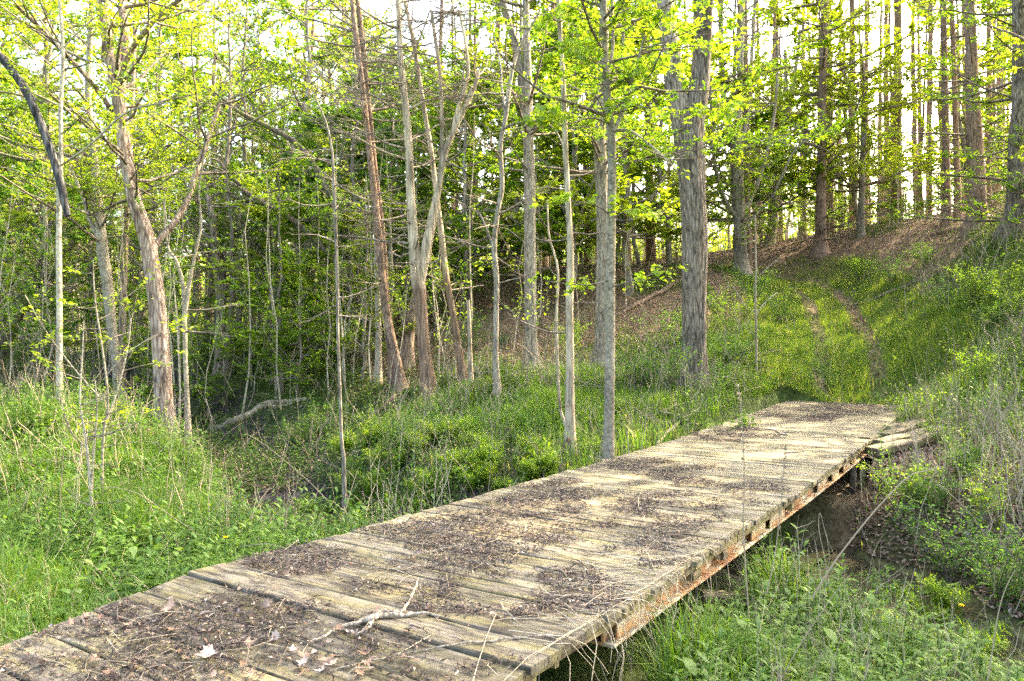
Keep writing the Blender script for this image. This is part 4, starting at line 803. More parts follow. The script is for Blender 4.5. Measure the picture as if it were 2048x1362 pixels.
# exposed roots
for k, (lb, Y, pl) in enumerate([('root reaching down the cut bank below the pale pole trunk', 11.6, [(1138,880,9),(1125,900,9,-.1),(1112,925,7,-.3),(1105,940,5,-.5)]), ('tangled root under the twin trunks at the bank rim', 17, [(790,790,9),(770,812,7,-.3),(745,830,6,-.6),(730,850,4,-1)]), ('thin root under the twin trunks, nearer the broken tree', 17, [(800,795,8),(792,815,6,-.3),(770,838,5,-.7)])]):
    log('exposed_root', lb, pl, Y, 'bark_brown', 7, 'root', seed=80+k)

# on the deck
def deckpt(px, py, up=.012):
    """where the ray of a picture point meets the deck"""
    s_, z = 0., 0.
    for _ in range(12):
        Y = (EYE-z)*FPX/(py-HY); x = (px-HX)/FPX*Y; s_ = (x-P0[0])*U[0]+(Y-P0[1])*U[1]; z = float(zdeck(s_))
    return np.array([x, Y, z+up])
def stick_on_deck(label, pls, name='fallen_twig'):
    b = Buf(); o0 = None
    for pl in pls:
        A = np.array([np.r_[deckpt(p[0], p[1], p[2]/FPX*4/2+.004+(p[3] if len(p) > 3 else 0)), p[2]/FPX*deckpt(p[0], p[1])[1]/2] for p in pl]); q = catmull(A, 22)
        q[:, :3] += np.random.default_rng(5).normal(0, .003, (22, 3)); o0 = q[10, :3].copy() if o0 is None else o0
        V, F = tubes((q[:, :3]-o0)[None], q[None, :, 3], 7); b.add(V, F)
    o = link(name, b.mesh(name, [M['bark_grey']], True)); o.location = o0; return tag(o, label, 'twig')
stick_on_deck('forked lichen-grey twig lying across the near planks', [[(672,1262,7),(720,1250,10),(745,1244,15),(760,1238,12),(800,1236,9),(840,1232,7),(880,1236,4)], [(750,1242,11),(758,1230,10),(775,1228,8),(800,1232,7)], [(800,1232,7),(818,1215,6,.02),(832,1195,4,.05),(836,1180,3,.06)], [(745,1248,8),(735,1262,7),(710,1275,4)], [(672,1262,6),(640,1280,4),(600,1290,3)]])
stick_on_deck('small bent twig on the middle of the far deck', [[(1529,859,3),(1550,861,3),(1562,868,4),(1574,871,3)]])
stick_on_deck('short dark twig near the right edge of the far deck', [[(1570,907,3),(1588,906,5),(1608,904,3)]])
stick_on_deck('long thin stem crossing the near deck planks', [[(660,1345,3),(740,1325,3),(860,1300,3),(930,1290,4),(1030,1280,4),(1150,1272,3)]])

# big curled leaves
def curled_leaf(seed):
    rng = np.random.default_rng(seed); out = np.concatenate([MAPLE2, MAPLE2[1:-1][::-1]*[-1, 1]])+rng.normal(0, .02, (16, 2)); n = 16
    def z(p): return .30*np.abs(p[:, 0])**1.4*rng.choice([1, 1.6])+.10*np.sin(p[:, 1]*5+seed)+.06*rng.random(len(p))
    inner = out*.5+[0, .2]; V = np.concatenate([[[0, .4]], inner, out]); V = np.c_[V, z(V)]; V[:, 1] -= .4
    k = np.arange(n); b = Buf(); b.add(V, np.stack([0*k, k+1, (k+1) % n+1], -1), 0, .5)
    b.F[4].append(np.stack([k+1, k+1+n, (k+1) % n+1+n, (k+1) % n+1], -1)); b.M[4].append(np.zeros(n, np.int32)); return b
lf = []
for k, t in enumerate([.5, .62, .84, .35]):
    bb_ = curled_leaf(k); bb_.T = [np.full(bb_.n, t)]; lf.append(bb_.mesh('dead_leaf', [M['litter']]))
rr_ = np.random.default_rng(77); nleaf = 0
spots = []
while len(spots) < 46:
    px, py = rr_.uniform(-20, 760), rr_.uniform(1190, 1362)
    if py < 1290-(px)*.33 or (px > 380 and py < 1215): continue
    spots.append((px, py, rr_.uniform(.04, .07)))
spots += [(rr_.uniform(820, 1150), rr_.uniform(1030, 1120), rr_.uniform(.02, .035)) for _ in range(16)]
for px, py, sc in spots:
    o = link('dead_leaf', lf[rr_.integers(4)]); o.location = deckpt(px, py, .022); o.rotation_euler = (rr_.normal(0, .35), rr_.normal(0, .35), rr_.uniform(0, 6.28)); o.scale = (sc,)*3
    tag(o, 'curled dry leaf lying in the dark debris on the deck', 'dead leaf', 'curled dry leaves on the deck')
o = link('dead_leaf', lf[2]); o.location = deckpt(412, 1322, .03); o.scale = (.10,)*3; o.rotation_euler = (.15, -.1, 2.2); tag(o, 'large pale grey lobed leaf lying flat in the debris at the bottom left', 'dead leaf')
o = link('dead_leaf', lf[1]); o.location = deckpt(335, 1226, .03); o.scale = (.065,)*3; o.rotation_euler = (.5, -.4, .8); tag(o, 'curled orange-brown leaf highest in the near debris patch', 'dead leaf')

# debris patches on the deck
PATCH = [(120,1330,420,60),(280,1245,150,55),(450,1230,110,45),(620,1330,190,50),(360,1300,260,70),(560,1125,120,24),(950,1085,165,58),(860,1070,110,40),(1080,1075,110,40),(1080,1012,100,26),(1010,1000,90,20),(1160,985,60,18),(1130,972,70,10),
         (830,1195,135,20),(740,1190,80,18),(800,1215,60,22),(1180,1190,115,36),(1120,1215,110,26),(1300,1075,95,26),(1240,1060,90,18),(1340,1050,60,20),(1290,1020,60,9),(1400,955,60,16),(1340,950,50,10),(1480,965,60,14),(1290,935,70,9),(1330,990,60,9),(1510,995,45,8),
         (1460,868,75,9),(1590,835,80,5),(1700,816,120,13),(1640,826,80,10),(1150,1035,50,14),(1350,1120,60,12),(1210,1140,30,10),(1290,930,40,7),(980,1040,100,26),(1360,1225,30,8),(1400,1010,60,7),(1220,985,45,9),(700,1350,160,20),(930,1345,60,10)]
def patch_points(n, seed, thin=1.0):
    rng = np.random.default_rng(seed); got = []
    while sum(map(len, got)) < n:
        s = rng.uniform(-1.9, DL-.05, 60000); t = rng.uniform(.02, DW-.02, 60000); x = P0[0]+U[0]*s+Vv[0]*t; y = P0[1]+U[1]*s+Vv[1]*t; z = zdeck(s)
        px = HX+x/y*FPX; py = HY+(EYE-z)/y*FPX; m = np.zeros(60000)
        px = px+120*(vnoise(s*2.2, t*2.2, 31)-.5)*6/y; py = py+60*(vnoise(s*2.2, t*2.2, 32)-.5)*5/y
        for a, b_, rx, ry in PATCH: m = np.maximum(m, np.exp(-.85*(((px-a)/rx)**2+((py-b_)/ry)**2))*1.3)
        m = m*(.3+1.2*vnoise(s*3.5, t*3.5, 12))*(.4+1.1*vnoise(s*9, t*9, 13)); near = np.clip(5.0/y, .25, 1)**.5
        k = rng.random(60000) < np.clip(m*1.45-.30, 0.012*vnoise(s*1.5, t*1.5, 77)+.002, 1)*near*thin
        got.append(np.c_[x, y, z, s, t][k])
    return np.concatenate(got)[:n]
b = Buf(); Q = patch_points(46000, 1); n = len(Q); rq = np.random.default_rng(2)
a = rq.uniform(0, 6.28, n); d = np.c_[np.cos(a), np.sin(a), rq.normal(0, .25, n)]; L = rq.uniform(.010, .040, n)*rq.choice([1, 1, 1.6], n); sd_ = unit(np.cross(d, np.array([0, 0, 1.])+rq.normal(0, .5, (n, 3))))
Pm = Q[:, :3]+np.c_[np.zeros((n, 2)), rq.uniform(.003, .022, n)]
mid = Pm+d*L[:, None]*.5+np.c_[rq.normal(0, .004, (n, 2)), rq.uniform(.0, .008, n)]; P3 = np.stack([Pm, mid, Pm+d*L[:, None]+np.c_[rq.normal(0, .005, (n, 2)), np.zeros(n)]], 1)
V, F = ribbons(P3, np.tile([.0025, .0065, .002], (n, 1))*rq.uniform(.6, 1.5, (n, 1)), sd_); b.add(V, F, 0, np.repeat(np.clip(rq.beta(1.6, 2.4, n), 0, 1), 6))
tag(link('catkin_debris', b.mesh('catkin_debris', [M['debris']])), 'dark patches of fallen catkins, twigs and bud scales on the planks', 'debris', kind='stuff')
b = Buf(); n = 3200; Q = patch_points(n, 21)[:, :3]; Q[:, 2] += rq.uniform(.006, .02, n)
V, F = leaf_quads(Q, unit(rq.normal(0, 1, (n, 3))*[1, 1, .25]), unit(np.array([0, 0, 1.])+rq.normal(0, .4, (n, 3))), rq.uniform(.012, .04, n), rq.uniform(.01, .026, n), .25); b.add(V, F, 0, np.repeat(rq.beta(1.5, 1.5, n), 4))
tag(link('leaf_fragments', b.mesh('leaf_fragments', [M['litter']])), 'torn bits of brown and grey leaves in the dark debris on the planks', 'leaf litter', kind='stuff')
# dry straw over the near deck and hanging down its right edge
b = Buf(); rs_ = np.random.default_rng(4); n = 100
Pst = []; K = 7
for k in range(n):
    s0 = rs_.choice([.35, .9, 1.5, 2.3, 3.0], p=[.12, .3, .3, .2, .08])+rs_.normal(0, .22); t0 = DW-rs_.uniform(.02, .65); dirs = rs_.normal(0, .5); ln = rs_.uniform(.25, .9); pts = []; hang = rs_.random() < .62
    for j in range(K):
        f = j/(K-1)*ln; t = t0+f; s = s0+dirs*f+.04*math.sin(f*9+k)
        if t <= DW+.02 or not hang: t_ = min(t, DW-.02) if not hang else t; z = .010+.014*math.sin(min(f/ln, 1)*3.1)*rs_.random()
        else: ov = t-DW-.02; t_ = DW+.03+.10*math.tanh(ov*4)*rs_.uniform(.7, 1.2); z = .01-ov*.95
        if not hang: s = s0+f*rs_.choice([1])*dirs*2
        pts.append(D(s, t_, z))
    Pst.append(pts)
Pst = np.array(Pst); V, F = tubes(Pst, np.tile(np.linspace(.0024, .0012, K), (n, 1))*rs_.uniform(.7, 1.4, (n, 1)), 4); b.add(V, F, 0, np.repeat(rs_.uniform(.55, 1, n), K*4))
n = 420; Q = patch_points(n, 8)[:, :3]; a = rs_.uniform(0, 6.28, n); ln = rs_.uniform(.08, .38, n); dd = np.c_[np.cos(a), np.sin(a), np.zeros(n)]
P3 = np.stack([Q+np.r_[0, 0, .012], Q+dd*ln[:, None]*.5+np.c_[rs_.normal(0, .03, (n, 2)), rs_.uniform(.012, .05, n)], Q+dd*ln[:, None]+np.c_[rs_.normal(0, .03, (n, 2)), rs_.uniform(.006, .03, n)]], 1)
P3 = np.where(((P3[..., :2]-P0)@Vv > DW)[..., None], Q[:, None]+np.r_[0, 0, .012], P3)
V, F = tubes(P3, np.tile([.0022, .002, .0014], (n, 1)), 3); b.add(V, F, 0, np.repeat(rs_.uniform(.2, .9, n), 9))
tag(link('dry_straw', b.mesh('dry_straw', [M['straw']], True)), 'pale dry grass stems strewn on the planks and hanging over the right edge', 'dry grass', kind='stuff')

# ------------------------------------------------------------------ ground vegetation
def on_deck(x, y, m=.05):
    rs = (x-P0[0])*U[0]+(y-P0[1])*U[1]; rt = (x-P0[0])*Vv[0]+(y-P0[1])*Vv[1]
    return (rs > -3.1) & (rs < DL+.1) & (rt > -m) & (rt < DW+m)
def spread(n, Y0, Y1, power, seed, keep=None, wide=.78, clear=True):
    """ground points, density falling with distance"""
    rng = np.random.default_rng(seed); got = []; c = 0
    while c < n:
        u_ = rng.random(n); e = 2-power
        Y = (Y0**e+(Y1**e-Y0**e)*u_)**(1/e); x = rng.uniform(-1, 1, n)*(Y*wide+1.0)
        k = ~on_deck(x, Y) 
        k &= H(x, Y) > CW+.05
        if clear: k &= (np.hypot((x-5.7)/1.0, (Y-11.6)/1.3) > .9) | (rng.random(n) < .2)
        rs = (x-P0[0])*U[0]+(Y-P0[1])*U[1]; rt = (x-P0[0])*Vv[0]+(Y-P0[1])*Vv[1]
        if clear: k &= ~((rs > 4.5) & (rs < 10.5) & (rt > 0) & (rt < DW+.9)) | (rng.random(n) < .55)
        if keep is not None: k &= rng.random(n) < keep(x, Y)
        got.append(np.c_[x, Y][k]); c += k.sum()
    p = np.concatenate(got)[:n]; return np.c_[p, H(p[:, 0], p[:, 1])]
def bank(x, y):
    d, wd = creek_dist(x, y); return np.clip(1.5-(d-wd*.6)/.9, 0, 1)*np.where(x > 3.2, .55, .6)
def gully(x, y):
    d, wd = creek_dist(x, y); return np.clip(1.6-(d-wd)/1.6, 0, 1)*(y > 11.5)*(x < .5)
def gmask(x, y):   # lush grass: creek flat at the left, right foreground, path sides
    sx = x/np.maximum(y, .5); left = (sx < -.15) & (y < 12); pm = path_mask(x, y)
    g = .12+.9*left*(vnoise(x*.7, y*.7, 41) > .28)+.8*((x > .8) & (y < 7.0))+1.0*((pm < 3.4) & (y < 29) & (y > 15))+.55*((sx > .02) & (sx < .2) & (y > 13.5) & (y < 17.5))+.5*((np.abs(sx) < .15) & (y > 13) & (y < 16.5))
    return np.clip(g, 0, 1)*(1-.85*bank(x, y))*(1-.8*brown(x, y))*(1-.85*gully(x, y))*np.where(pm < 2.0, .12, 1)
def blades(P, h, wdt, seg, rng, lean=.35):
    n = len(P); a = rng.uniform(0, 6.28, n); out = np.c_[np.cos(a), np.sin(a), np.zeros(n)]; hh = h*rng.uniform(.5, 1.3, n); ln = lean*rng.uniform(.2, 1.8, n)
    K = seg+1; f = np.linspace(0, 1, K)
    C_ = P[:, None]+np.array([0, 0, 1.])*(hh[:, None]*(f-.28*ln[:, None]*f**2.5))[..., None]+out[:, None]*(hh[:, None]*ln[:, None]*f**2)[..., None]
    C_[:, 0, 2] -= .03
    sd_ = np.c_[-np.sin(a+rng.normal(0, .5, n)), np.cos(a), np.zeros(n)]; W = wdt*rng.uniform(.6, 1.3, n)[:, None]*np.interp(f, [0, .4, 1], [.7, 1, .08])[None]
    return ribbons(C_, W, unit(sd_))
b = Buf(); rv = np.random.default_rng(90)
for (n, Y0, Y1, pw, h, wd, seg, lean, sd_) in [(46000, 2.6, 9, 1.5, .34, .011, 3, .6, 1), (60000, 8, 15, 1.3, .26, .013, 2, .45, 2), (60000, 13, 30, 1.3, .24, .02, 1, .4, 3)]:
    P = spread(n, Y0, Y1, pw, sd_, gmask); V, F = blades(P, h*(.35+1.3*vnoise(P[:, 0]*1.1, P[:, 1]*1.1, 60)), wd, seg, rv, lean)
    T = np.clip(rv.normal(.42, .2, n)+.25*(vnoise(P[:, 0]*.5, P[:, 1]*.5, 61)-.4)+.45*(rv.random(n) < .04), 0, 1); b.add(V, F, 0, np.repeat(T, (seg+1)*2))
n = 56000; P = spread(n, 14.8, 33, 1.2, 4, lambda x, y: (path_mask(x, y) < 2.6)*np.where(np.abs(path_mask(x, y)-.62) < .2, .05, 1.)*np.clip(1.5-(y-17)/15, .2, 1), .62)
V, F = blades(P, .17*(.6+1.0*vnoise(P[:, 0], P[:, 1], 66)), .024, 1, rv, .5); b.add(V, F, 0, np.repeat(np.clip(rv.normal(.74, .14, n), 0, 1), 4))
tag(link('grass', b.mesh('grass', [M['grass']])), 'bright spring grass on the creek flat, slope and foreground', 'grass', kind='stuff')

# broad-leaved herbs: upright stems with lance-shaped leaves
def herbs(P, h, nl, ll, lw, rng, whorl=False):
    n = len(P); hh = h*rng.uniform(.5, 1.25, n); a = rng.uniform(0, 6.28, n); top = P+np.c_[np.cos(a)*hh*.15, np.sin(a)*hh*.15, hh]
    st = np.stack([P-np.r_[0, 0, .03], (P+top)/2+rng.normal(0, .01, (n, 3)), top], 1); out = [(tubes(st, np.tile([.004, .003, .002], (n, 1)), 3), np.full(n*9, .35))]
    m = n*nl; i = np.repeat(np.arange(n), nl); f = np.tile(np.linspace(.15, 1, nl), n); ph = np.tile(np.arange(nl)*2.4, n)+a[i]; base = P[i]+(top[i]-P[i])*f[:, None]
    up = .25+.9*f**2+rng.normal(0, .15, m); d = unit(np.c_[np.cos(ph), np.sin(ph), up]); L = ll*rng.uniform(.6, 1.2, m)*(1.1-.5*f)*(hh[i]/h)**.5
    K = 4; g = np.linspace(0, 1, K); cl = base[:, None]+d[:, None]*(L[:, None]*g)[..., None]-np.array([0, 0, 1.])*(.45*L[:, None]*g**2)[..., None]
    sd_ = unit(np.cross(d, [0, 0, 1.])); W = lw*L[:, None]/ll*np.array([.25, 1, .75, .05])[None]
    out.append((ribbons(cl, W, sd_), np.repeat(np.clip(rng.normal(.5, .18, m)+.25*(f-.5), 0, 1), K*2))); return out
def hmask(x, y):
    sx = x/np.maximum(y, .5); return np.clip(.25+.8*(vnoise(x*.9, y*.9, 71) > .5)+.6*((x > 1) & (y < 6)), 0, 1)*((sx < -.08)*1.+(x > .9)*(y < 7)*1.+.25*(sx > .25)+.2)*(1-.6*brown(x, y))
b = Buf()
for (n, Y0, Y1, h, nl, ll, lw, sd_) in [(1500, 2.8, 7, .38, 16, .15, .032, 11), (1900, 6, 13, .5, 12, .17, .042, 12), (1900, 2.8, 8, .18, 7, .11, .07, 13), (260, 3, 8, .34, 8, .22, .09, 15), (1600, 10, 20, .45, 9, .17, .05, 14)]:
    P = spread(n, Y0, Y1, 1.3, sd_, hmask)
    for (VF, T) in herbs(P, h, nl, ll, lw, rv): b.add(VF[0], VF[1], 0, T)
tag(link('herbs', b.mesh('herbs', [M['herb']])), 'leafy green herbs with lance-shaped leaves among the grass', 'undergrowth', kind='stuff')

# low ground cover leaves
def cmask(x, y):
    return np.clip(.35+.9*(vnoise(x*.6, y*.6, 81) > .4), 0, 1)*(1-np.where((x > 3.4) & (y < 12.5), .45, .88)*brown(x, y))*(1-.45*bank(x, y))*(1-.55*gully(x, y))*np.where(path_mask(x, y) < 1.8, .22, 1)
b = Buf()
for (n, Y0, Y1, sz, hgt, sd_, pw) in [(40000, 2.6, 8, .022, .12, 21, 1.4), (110000, 7, 18, .038, .14, 22, 1.2), (130000, 15, 42, .085, .42, 23, 1.25)]:
    P = spread(n, Y0, Y1, pw, sd_, cmask); cl = vnoise(P[:, 0]*1.7, P[:, 1]*1.7, 83); P[:, 2] += hgt*rv.beta(1.2, 2, n)*(.15+1.5*np.clip(cl-.3, 0, 1)*1.6)
    V, F = leaf_quads(P, unit(rv.normal(0, 1, (n, 3))*[1, 1, .4]), unit(np.array([0, 0, 1.])+rv.normal(0, .45, (n, 3))), sz*rv.uniform(.6, 1.4, n), sz*.6, .12)
    b.add(V, F, 0, np.repeat(np.clip(rv.normal(.45, .2, n)+.5*(cl-.45), 0, 1), 4))
tag(link('ground_cover', b.mesh('ground_cover', [M['cover']])), 'low leafy ground cover over the banks and slopes', 'undergrowth', kind='stuff')

# leaf litter on the slopes
b = Buf()
for (n, Y0, Y1, sz, sd_) in [(46000, 3, 12, .045, 31), (60000, 10, 40, .07, 32)]:
    P = spread(n, Y0, Y1, 1.1, sd_, lambda x, y: np.clip(.2+brown(x, y)+.5*bank(x, y), 0, 1), clear=False); P[:, 2] += .02
    V, F = leaf_quads(P, unit(rv.normal(0, 1, (n, 3))*[1, 1, .25]), unit(np.array([0, 0, 1.])+rv.normal(0, .35, (n, 3))), sz*rv.uniform(.6, 1.4, n), sz*.8, .2)
    b.add(V, F, 0, np.repeat(np.clip(rv.beta(2, 2, n), 0, 1), 4))
tag(link('leaf_litter', b.mesh('leaf_litter', [M['litter']])), 'brown fallen leaves covering the slopes', 'leaf litter', kind='stuff')

# dead stems and twigs standing and lying everywhere
b = Buf()
for (n, Y0, Y1, h, r, sd_) in [(900, 3, 8, .6, .0028, 41), (2600, 7, 16, .8, .0055, 42), (2000, 14, 34, 1.1, .009, 43)]:
    P = spread(n, Y0, Y1, 1.2, sd_, lambda x, y: np.clip((vnoise(x*.5, y*.5, 91)-.2)*1.6, .1, 1)*np.where((x/np.maximum(y, 1) > .3), 1, .6)*(1-.75*gully(x, y))*np.where(path_mask(x, y) < 2.2, .08, 1)); K = 5; f = np.linspace(0, 1, K)
    a = rv.uniform(0, 6.28, n); lean = np.abs(rv.normal(0, .7, n)); hh = h*rv.uniform(.4, 1.4, n)
    C_ = P[:, None]+np.c_[np.cos(a)*lean, np.sin(a)*lean, np.ones(n)][:, None]*(hh/np.sqrt(1+lean**2))[:, None, None]*f[None, :, None]
    C_[..., 2] -= (.35*lean*hh)[:, None]*f**2*.5; C_[:, 1:, :] += rv.normal(0, 1, (n, K-1, 3))*h*.025
    V, F = tubes(C_, r*rv.uniform(.5, 1.2, (n, 1))*np.linspace(1, .4, K)[None], 3); b.add(V, F, 0, np.repeat(rv.uniform(.1, 1, n), K*3))
    TP, TR = twigs_of(rv, C_, np.full((n, K), r*.6), 2, h*.3, .2, .4, 3); V, F = tubes(TP, TR, 3); b.add(V, F, 0, np.repeat(rv.uniform(.1, .9, len(TP)), 9))
tag(link('dead_stems', b.mesh('dead_stems', [M['straw']], True)), 'grey dead weed stems and fallen twigs through the undergrowth', 'undergrowth', kind='stuff')

# thin whips of saplings in the far undergrowth
b = Buf(); n = 900; P = spread(n, 17, 60, .9, 51, lambda x, y: np.clip(.15+(x/y < -.05)*.9+.6*(y > 33), 0, 1)*np.where((x/y > .3) & (y < 33), 0, 1)); K = 6; f = np.linspace(0, 1, K); hh = rv.uniform(2, 6.5, n)
C_ = P[:, None]+np.array([0, 0, 1.])*(hh[:, None]*f)[..., None]+np.cumsum(rv.normal(0, .10, (n, K, 3)), 1)*[1, 1, 0]; C_[:, 0] = P-[0, 0, .1]
V, F = tubes(C_, (.006+.0032*hh)[:, None]*np.linspace(1, .25, K)[None], 4); b.add(V, F, 0)
BP, BR = twigs_of(rv, C_, np.tile(np.linspace(.014, .005, K), (n, 1)), 7, 1.0, .5, .25, 4); V, F = tubes(BP, BR*.7, 3); b.add(V, F, 0)
V, F, T = leaves_on(rv, BP, 10, .10, .35, .10); b.add(V, F, 1, T)
tag(link('sapling_thicket', b.mesh('sapling_thicket', [M['bark_smooth'], M['leaf_fresh']])), 'thicket of thin grey sapling whips under the trees', 'thicket', kind='stuff')

# shrubs
def shrub_mesh(seed, h, leaf, ls, nst=14, lpt=14):
    rng = np.random.default_rng(seed); a = rng.uniform(0, 6.28, nst); K = 5; f = np.linspace(0, 1, K); sp = rng.uniform(.2, .8, nst); hh = h*rng.uniform(.6, 1.1, nst)
    C_ = np.stack([np.cos(a)[:, None]*sp[:, None]*hh[:, None]*f, np.sin(a)[:, None]*sp[:, None]*hh[:, None]*f, hh[:, None]*f*.9-.03], -1); C_[:, 1:] += rng.normal(0, .04*h, (nst, K-1, 3))
    b = Buf(); V, F = tubes(C_, np.full((nst, 1), .006*h+.003)*np.linspace(1, .3, K)[None], 4); b.add(V, F); TP, TR = twigs_of(rng, C_, np.full((nst, K), .005), 7, h*.38, .15, .2, 4); V, F = tubes(TP, TR*.7, 3); b.add(V, F)
    c = Buf(); V, F, T = leaves_on(rng, TP, lpt, ls, .35, .03); c.add(V, F, 0, T); return b.mesh('stems', [M['twig']], True), c.mesh('foliage', [M[leaf]])
def shrub(name, lb, grp, args):
    t = tag(empty(name, (0, 0, -500)), lb, 'shrub', grp); t['base'] = 'leafy green shrub'; t['basegroup'] = 'leafy shrubs'; m = shrub_mesh(*args); link('stem', m[0], t); link('foliage', m[1], t); return t
sh = [shrub('leafy_shrub', 'low leafy green shrub on the bank or slope', 'leafy shrubs on banks and slopes', (500+k, h, l, ls)) for k, (h, l, ls) in enumerate([(1.0, 'leaf_fresh', .055), (.8, 'herb', .06), (1.2, 'leaf_deep', .06)])]
rsb = np.random.default_rng(66); k = 0
SH = [(1440,590,22),(1400,560,24),(1500,580,25),(1380,640,20),(1460,700,17.5),(1330,680,19),(1950,560,19),(1990,600,17),(1900,590,20),(2030,580,17),(600,870,16),(650,850,16),(760,860,14),(900,830,14.5),(820,900,12.5),(940,900,11.8),(1030,880,12.2),(1100,880,12.4),
      (1180,900,11.6),(720,900,12),(640,900,13),(560,640,30),(520,660,28),(480,600,34),(700,640,28),(1280,780,15.5),(1330,790,15),(1250,840,13.5),(1450,830,13),(1420,800,14.5),(1880,870,11.2),(1930,900,10),(1990,850,11.5),(1830,850,12.6),(1780,1010,7.8),(1720,1060,7.4),(1950,760,14),(1850,960,9.2),(1900,1010,8.2),(1980,980,8.6),(1930,940,9.6),(2010,1050,7.4),(1800,960,9.4),(1960,1100,6.8),(1780,560,26),(1720,540,28),(1850,520,26),(940,700,20),(1130,700,20),(1000,690,21),(560,740,24),(620,700,26),
      (300,700,26),(380,690,28),(230,730,22),(100,720,24),(30,740,22),(160,740,20),(460,690,28),(1560,640,24),(1480,640,22)]
for px, py, Y in SH:
    x = (px-HX)/FPX*Y; put(sh[k % 3], x, Y, rsb.uniform(0, 6), rsb.uniform(.55, 1.1)*(.65 if Y < 13 else 1)*(.5 if px < 1300 and Y < 15 else 1)); k += 1

# horsetail / fern clumps on the near bank face
def fern_mesh(seed):
    rng = np.random.default_rng(seed); n = 16; a = rng.uniform(0, 6.28, n); K = 6; f = np.linspace(0, 1, K); hh = rng.uniform(.25, .5, n); sp = rng.uniform(.2, .7, n)
    C_ = np.stack([np.cos(a)[:, None]*sp[:, None]*hh[:, None]*f**1.5, np.sin(a)[:, None]*sp[:, None]*hh[:, None]*f**1.5, hh[:, None]*(f-.25*f**3)-.02], -1)
    b = Buf(); V, F = tubes(C_, np.full((n, K), .0025), 3); b.add(V, F, 0, .6); m = 26; i = np.repeat(np.arange(n), m*2); g = np.tile(np.repeat(np.linspace(.12, .98, m), 2), n); sg = np.tile([-1, 1], n*m); t = g*(K-1); j = np.minimum(t.astype(int), K-2)
    P = C_[i, j]+(C_[i, j+1]-C_[i, j])*(t-j)[:, None]; tan = unit(C_[i, j+1]-C_[i, j]); s_ = unit(np.cross(tan, np.array([0, 0, 1.])+rng.normal(0, .8, (len(i), 3)))); d = unit(s_*sg[:, None]+tan*.45); L = .11*np.sin(g*2.6+.35)*hh[i]/.4
    V, F = leaf_quads(P, d, np.array([0, 0, 1.])+rng.normal(0, .3, (len(i), 3)), L, .012, 0); b.add(V, F, 0, np.repeat(np.clip(rng.normal(.75, .15, len(i)), 0, 1), 4)); return b.mesh('fern_clump', [M['leaf_fresh']])
fm = [fern_mesh(k) for k in range(3)]
FE = [(760,985,10.3),(800,978,10.6),(840,970,10.6),(870,960,10.9),(905,945,11.2),(935,965,10.5),(960,950,10.8),(1000,950,10.6),(1040,945,10.7),(1080,930,10.9),(720,960,11),(690,985,10.4),(660,1000,10.2),(780,940,11.6),(830,930,11.8),(700,930,12),(740,900,12.8),(680,890,13.4),(870,910,12),(1010,910,11.6),(1120,940,10.6),(640,960,11.6),
      (1780,1060,7.0),(1820,1090,6.8),(1860,1120,6.6),(1800,1000,7.8),(1850,1040,7.3)]
def FZ(px, py):
    if px > 1500: return 'on the bank right of the deck, beside the arching cane' if px < 1815 else 'on the bank right of the deck, beyond the arching cane'
    return 'on the near bank '+next(t for a, t in [(700, 'at the foot of the thin sapling'), (790, 'just right of the thin sapling'), (880, 'below the broken dead tree'), (960, 'left of the short rotten log'), (1050, 'below the short rotten log'), (9999, 'by the roots of the pale pole trunk')] if px < a)
for k, (px, py, Y) in enumerate(FE):
    for r_ in range(2 if px > 1500 else 3):
        x = (px-HX)/FPX*Y+rsb.normal(0, .18); y = Y+rsb.normal(0, .18); o = link('fern_clump', fm[rsb.integers(3)]); o.location = (x, y, float(H(np.array([x]), np.array([y]))[0])); o.rotation_euler = (0, 0, rsb.uniform(0, 6)); s_ = rsb.uniform(.7, 1.25); o.scale = (s_,)*3
        tag(o, ('small ' if s_ < .85 else 'large ' if s_ > 1.1 else '')+'feathery fern clump '+FZ(px, py), 'fern', 'feathery ferns '+FZ(px, py))

# single weeds that stand out
def stalk(label, pts, Y, w_, seed, heads=True, name='dead_weed_stalk'):
    rng = np.random.default_rng(seed); A = np.array([at(p[0], p[1], Y+(p[2] if len(p) > 2 else 0)) for p in pts]); q = catmull(A, 30); off = q[0].copy(); b = Buf(); V, F = tubes((q-off)[None], np.linspace(w_, w_*.45, 30)[None], 6); b.add(V, F, 0, .5)
    if heads:
        m = 120; i = rng.integers(8, 30, m); P = (q-off)[i]; V, F = leaf_quads(P+rng.normal(0, .004, (m, 3)), unit(rng.normal(0, 1, (m, 3))), rng.normal(0, 1, (m, 3)), .022*rng.uniform(.4, 1, m), .01, .2); b.add(V, F, 0, np.repeat(rng.uniform(.2, .8, m), 4))
    o = link(name, b.mesh(name, [M['straw']], True)); o.location = off; return tag(o, label, 'weed')
stalk('tall thin dead weed stalk rising in front of the far deck', [(1498,1235),(1492,1150),(1487,1050),(1489,960),(1486,880),(1482,820),(1476,770)], 4.9, .0045, 1)
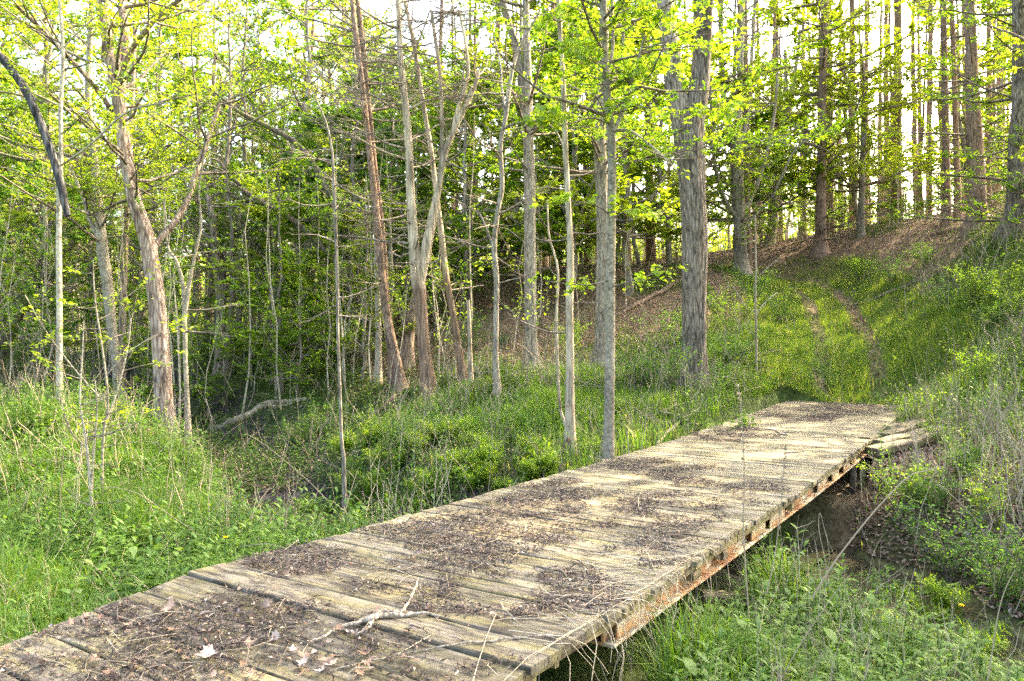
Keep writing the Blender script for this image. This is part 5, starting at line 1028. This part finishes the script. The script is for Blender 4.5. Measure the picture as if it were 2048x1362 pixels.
stalk('shorter dead weed stalk with a seed head, right of the tall one', [(1532,1190),(1548,1120),(1560,1030),(1566,960),(1570,920),(1570,892)], 5.1, .004, 2)
stalk('long arching bramble cane leaning up over the creek bank', [(1625,1195),(1665,1130),(1710,1070),(1760,1010),(1815,955),(1850,942),(1890,932)], 5.2, .006, 3, False, 'bramble_cane')
stalk('bent straw-coloured reed beside the water right of the deck', [(1660,1185),(1650,1120),(1638,1060),(1640,1026),(1652,1070),(1668,1110)], 5.6, .003, 4, False, 'bent_reed')
stalk('pale arching stem curving left across the creek bank grass', [(700,1075),(670,1020),(625,970),(580,930),(530,890),(490,866)], 7.5, .004, 5, False, 'arching_stem')
stalk('long pale stem lying through the left grass', [(420,1085),(340,1030),(270,985),(200,975),(140,1000)], 6.6, .003, 6, False, 'arching_stem')
stalk('dark upright weed stem at the lower right', [(1975,1362),(1985,1300),(1996,1230),(2010,1180),(2030,1140)], 4.0, .004, 7, False)
stalk('slanting grey weed stem at the lower right, below the bramble cane', [(1560,1362),(1600,1290),(1660,1200),(1700,1150)], 4.1, .003, 8, False)
# dandelions
for (px, py, Y, lb) in [(451,1076,5.6, 'small yellow dandelion in the left grass near the deck'), (1923,1212,5.2, 'small yellow dandelion in the grass at the lower right')]:
    b = Buf(); c = at(px, py, Y); n = 40; a = np.arange(n)*2.4; z_ = np.linspace(.1, .9, n); d = unit(np.c_[np.cos(a), np.sin(a), z_]); V, F = leaf_quads(np.zeros((n, 3)), d, np.array([0, 0, 1.])+0*d, .022, .007, 0); b.add(V, F, 0, .5)
    gz = float(H(c[:1], c[1:2])[0])-c[2]; e = Buf(); V, F = tubes(np.array([[[0, 0, gz], [.01, 0, gz/2], [0, 0, 0]]]), np.full((1, 3), .0025), 5); e.add(V, F, 0, .4)
    r_ = tag(empty('dandelion', tuple(c)), lb, 'flower'); link('flower_head', b.mesh('flower_head', [M['flower']]), r_); link('stem', e.mesh('stem', [M['herb']]), r_)
print('OBJECTS', len(bpy.data.objects), 'TRIS', sum(len(m.polygons)*2 for m in bpy.data.meshes))
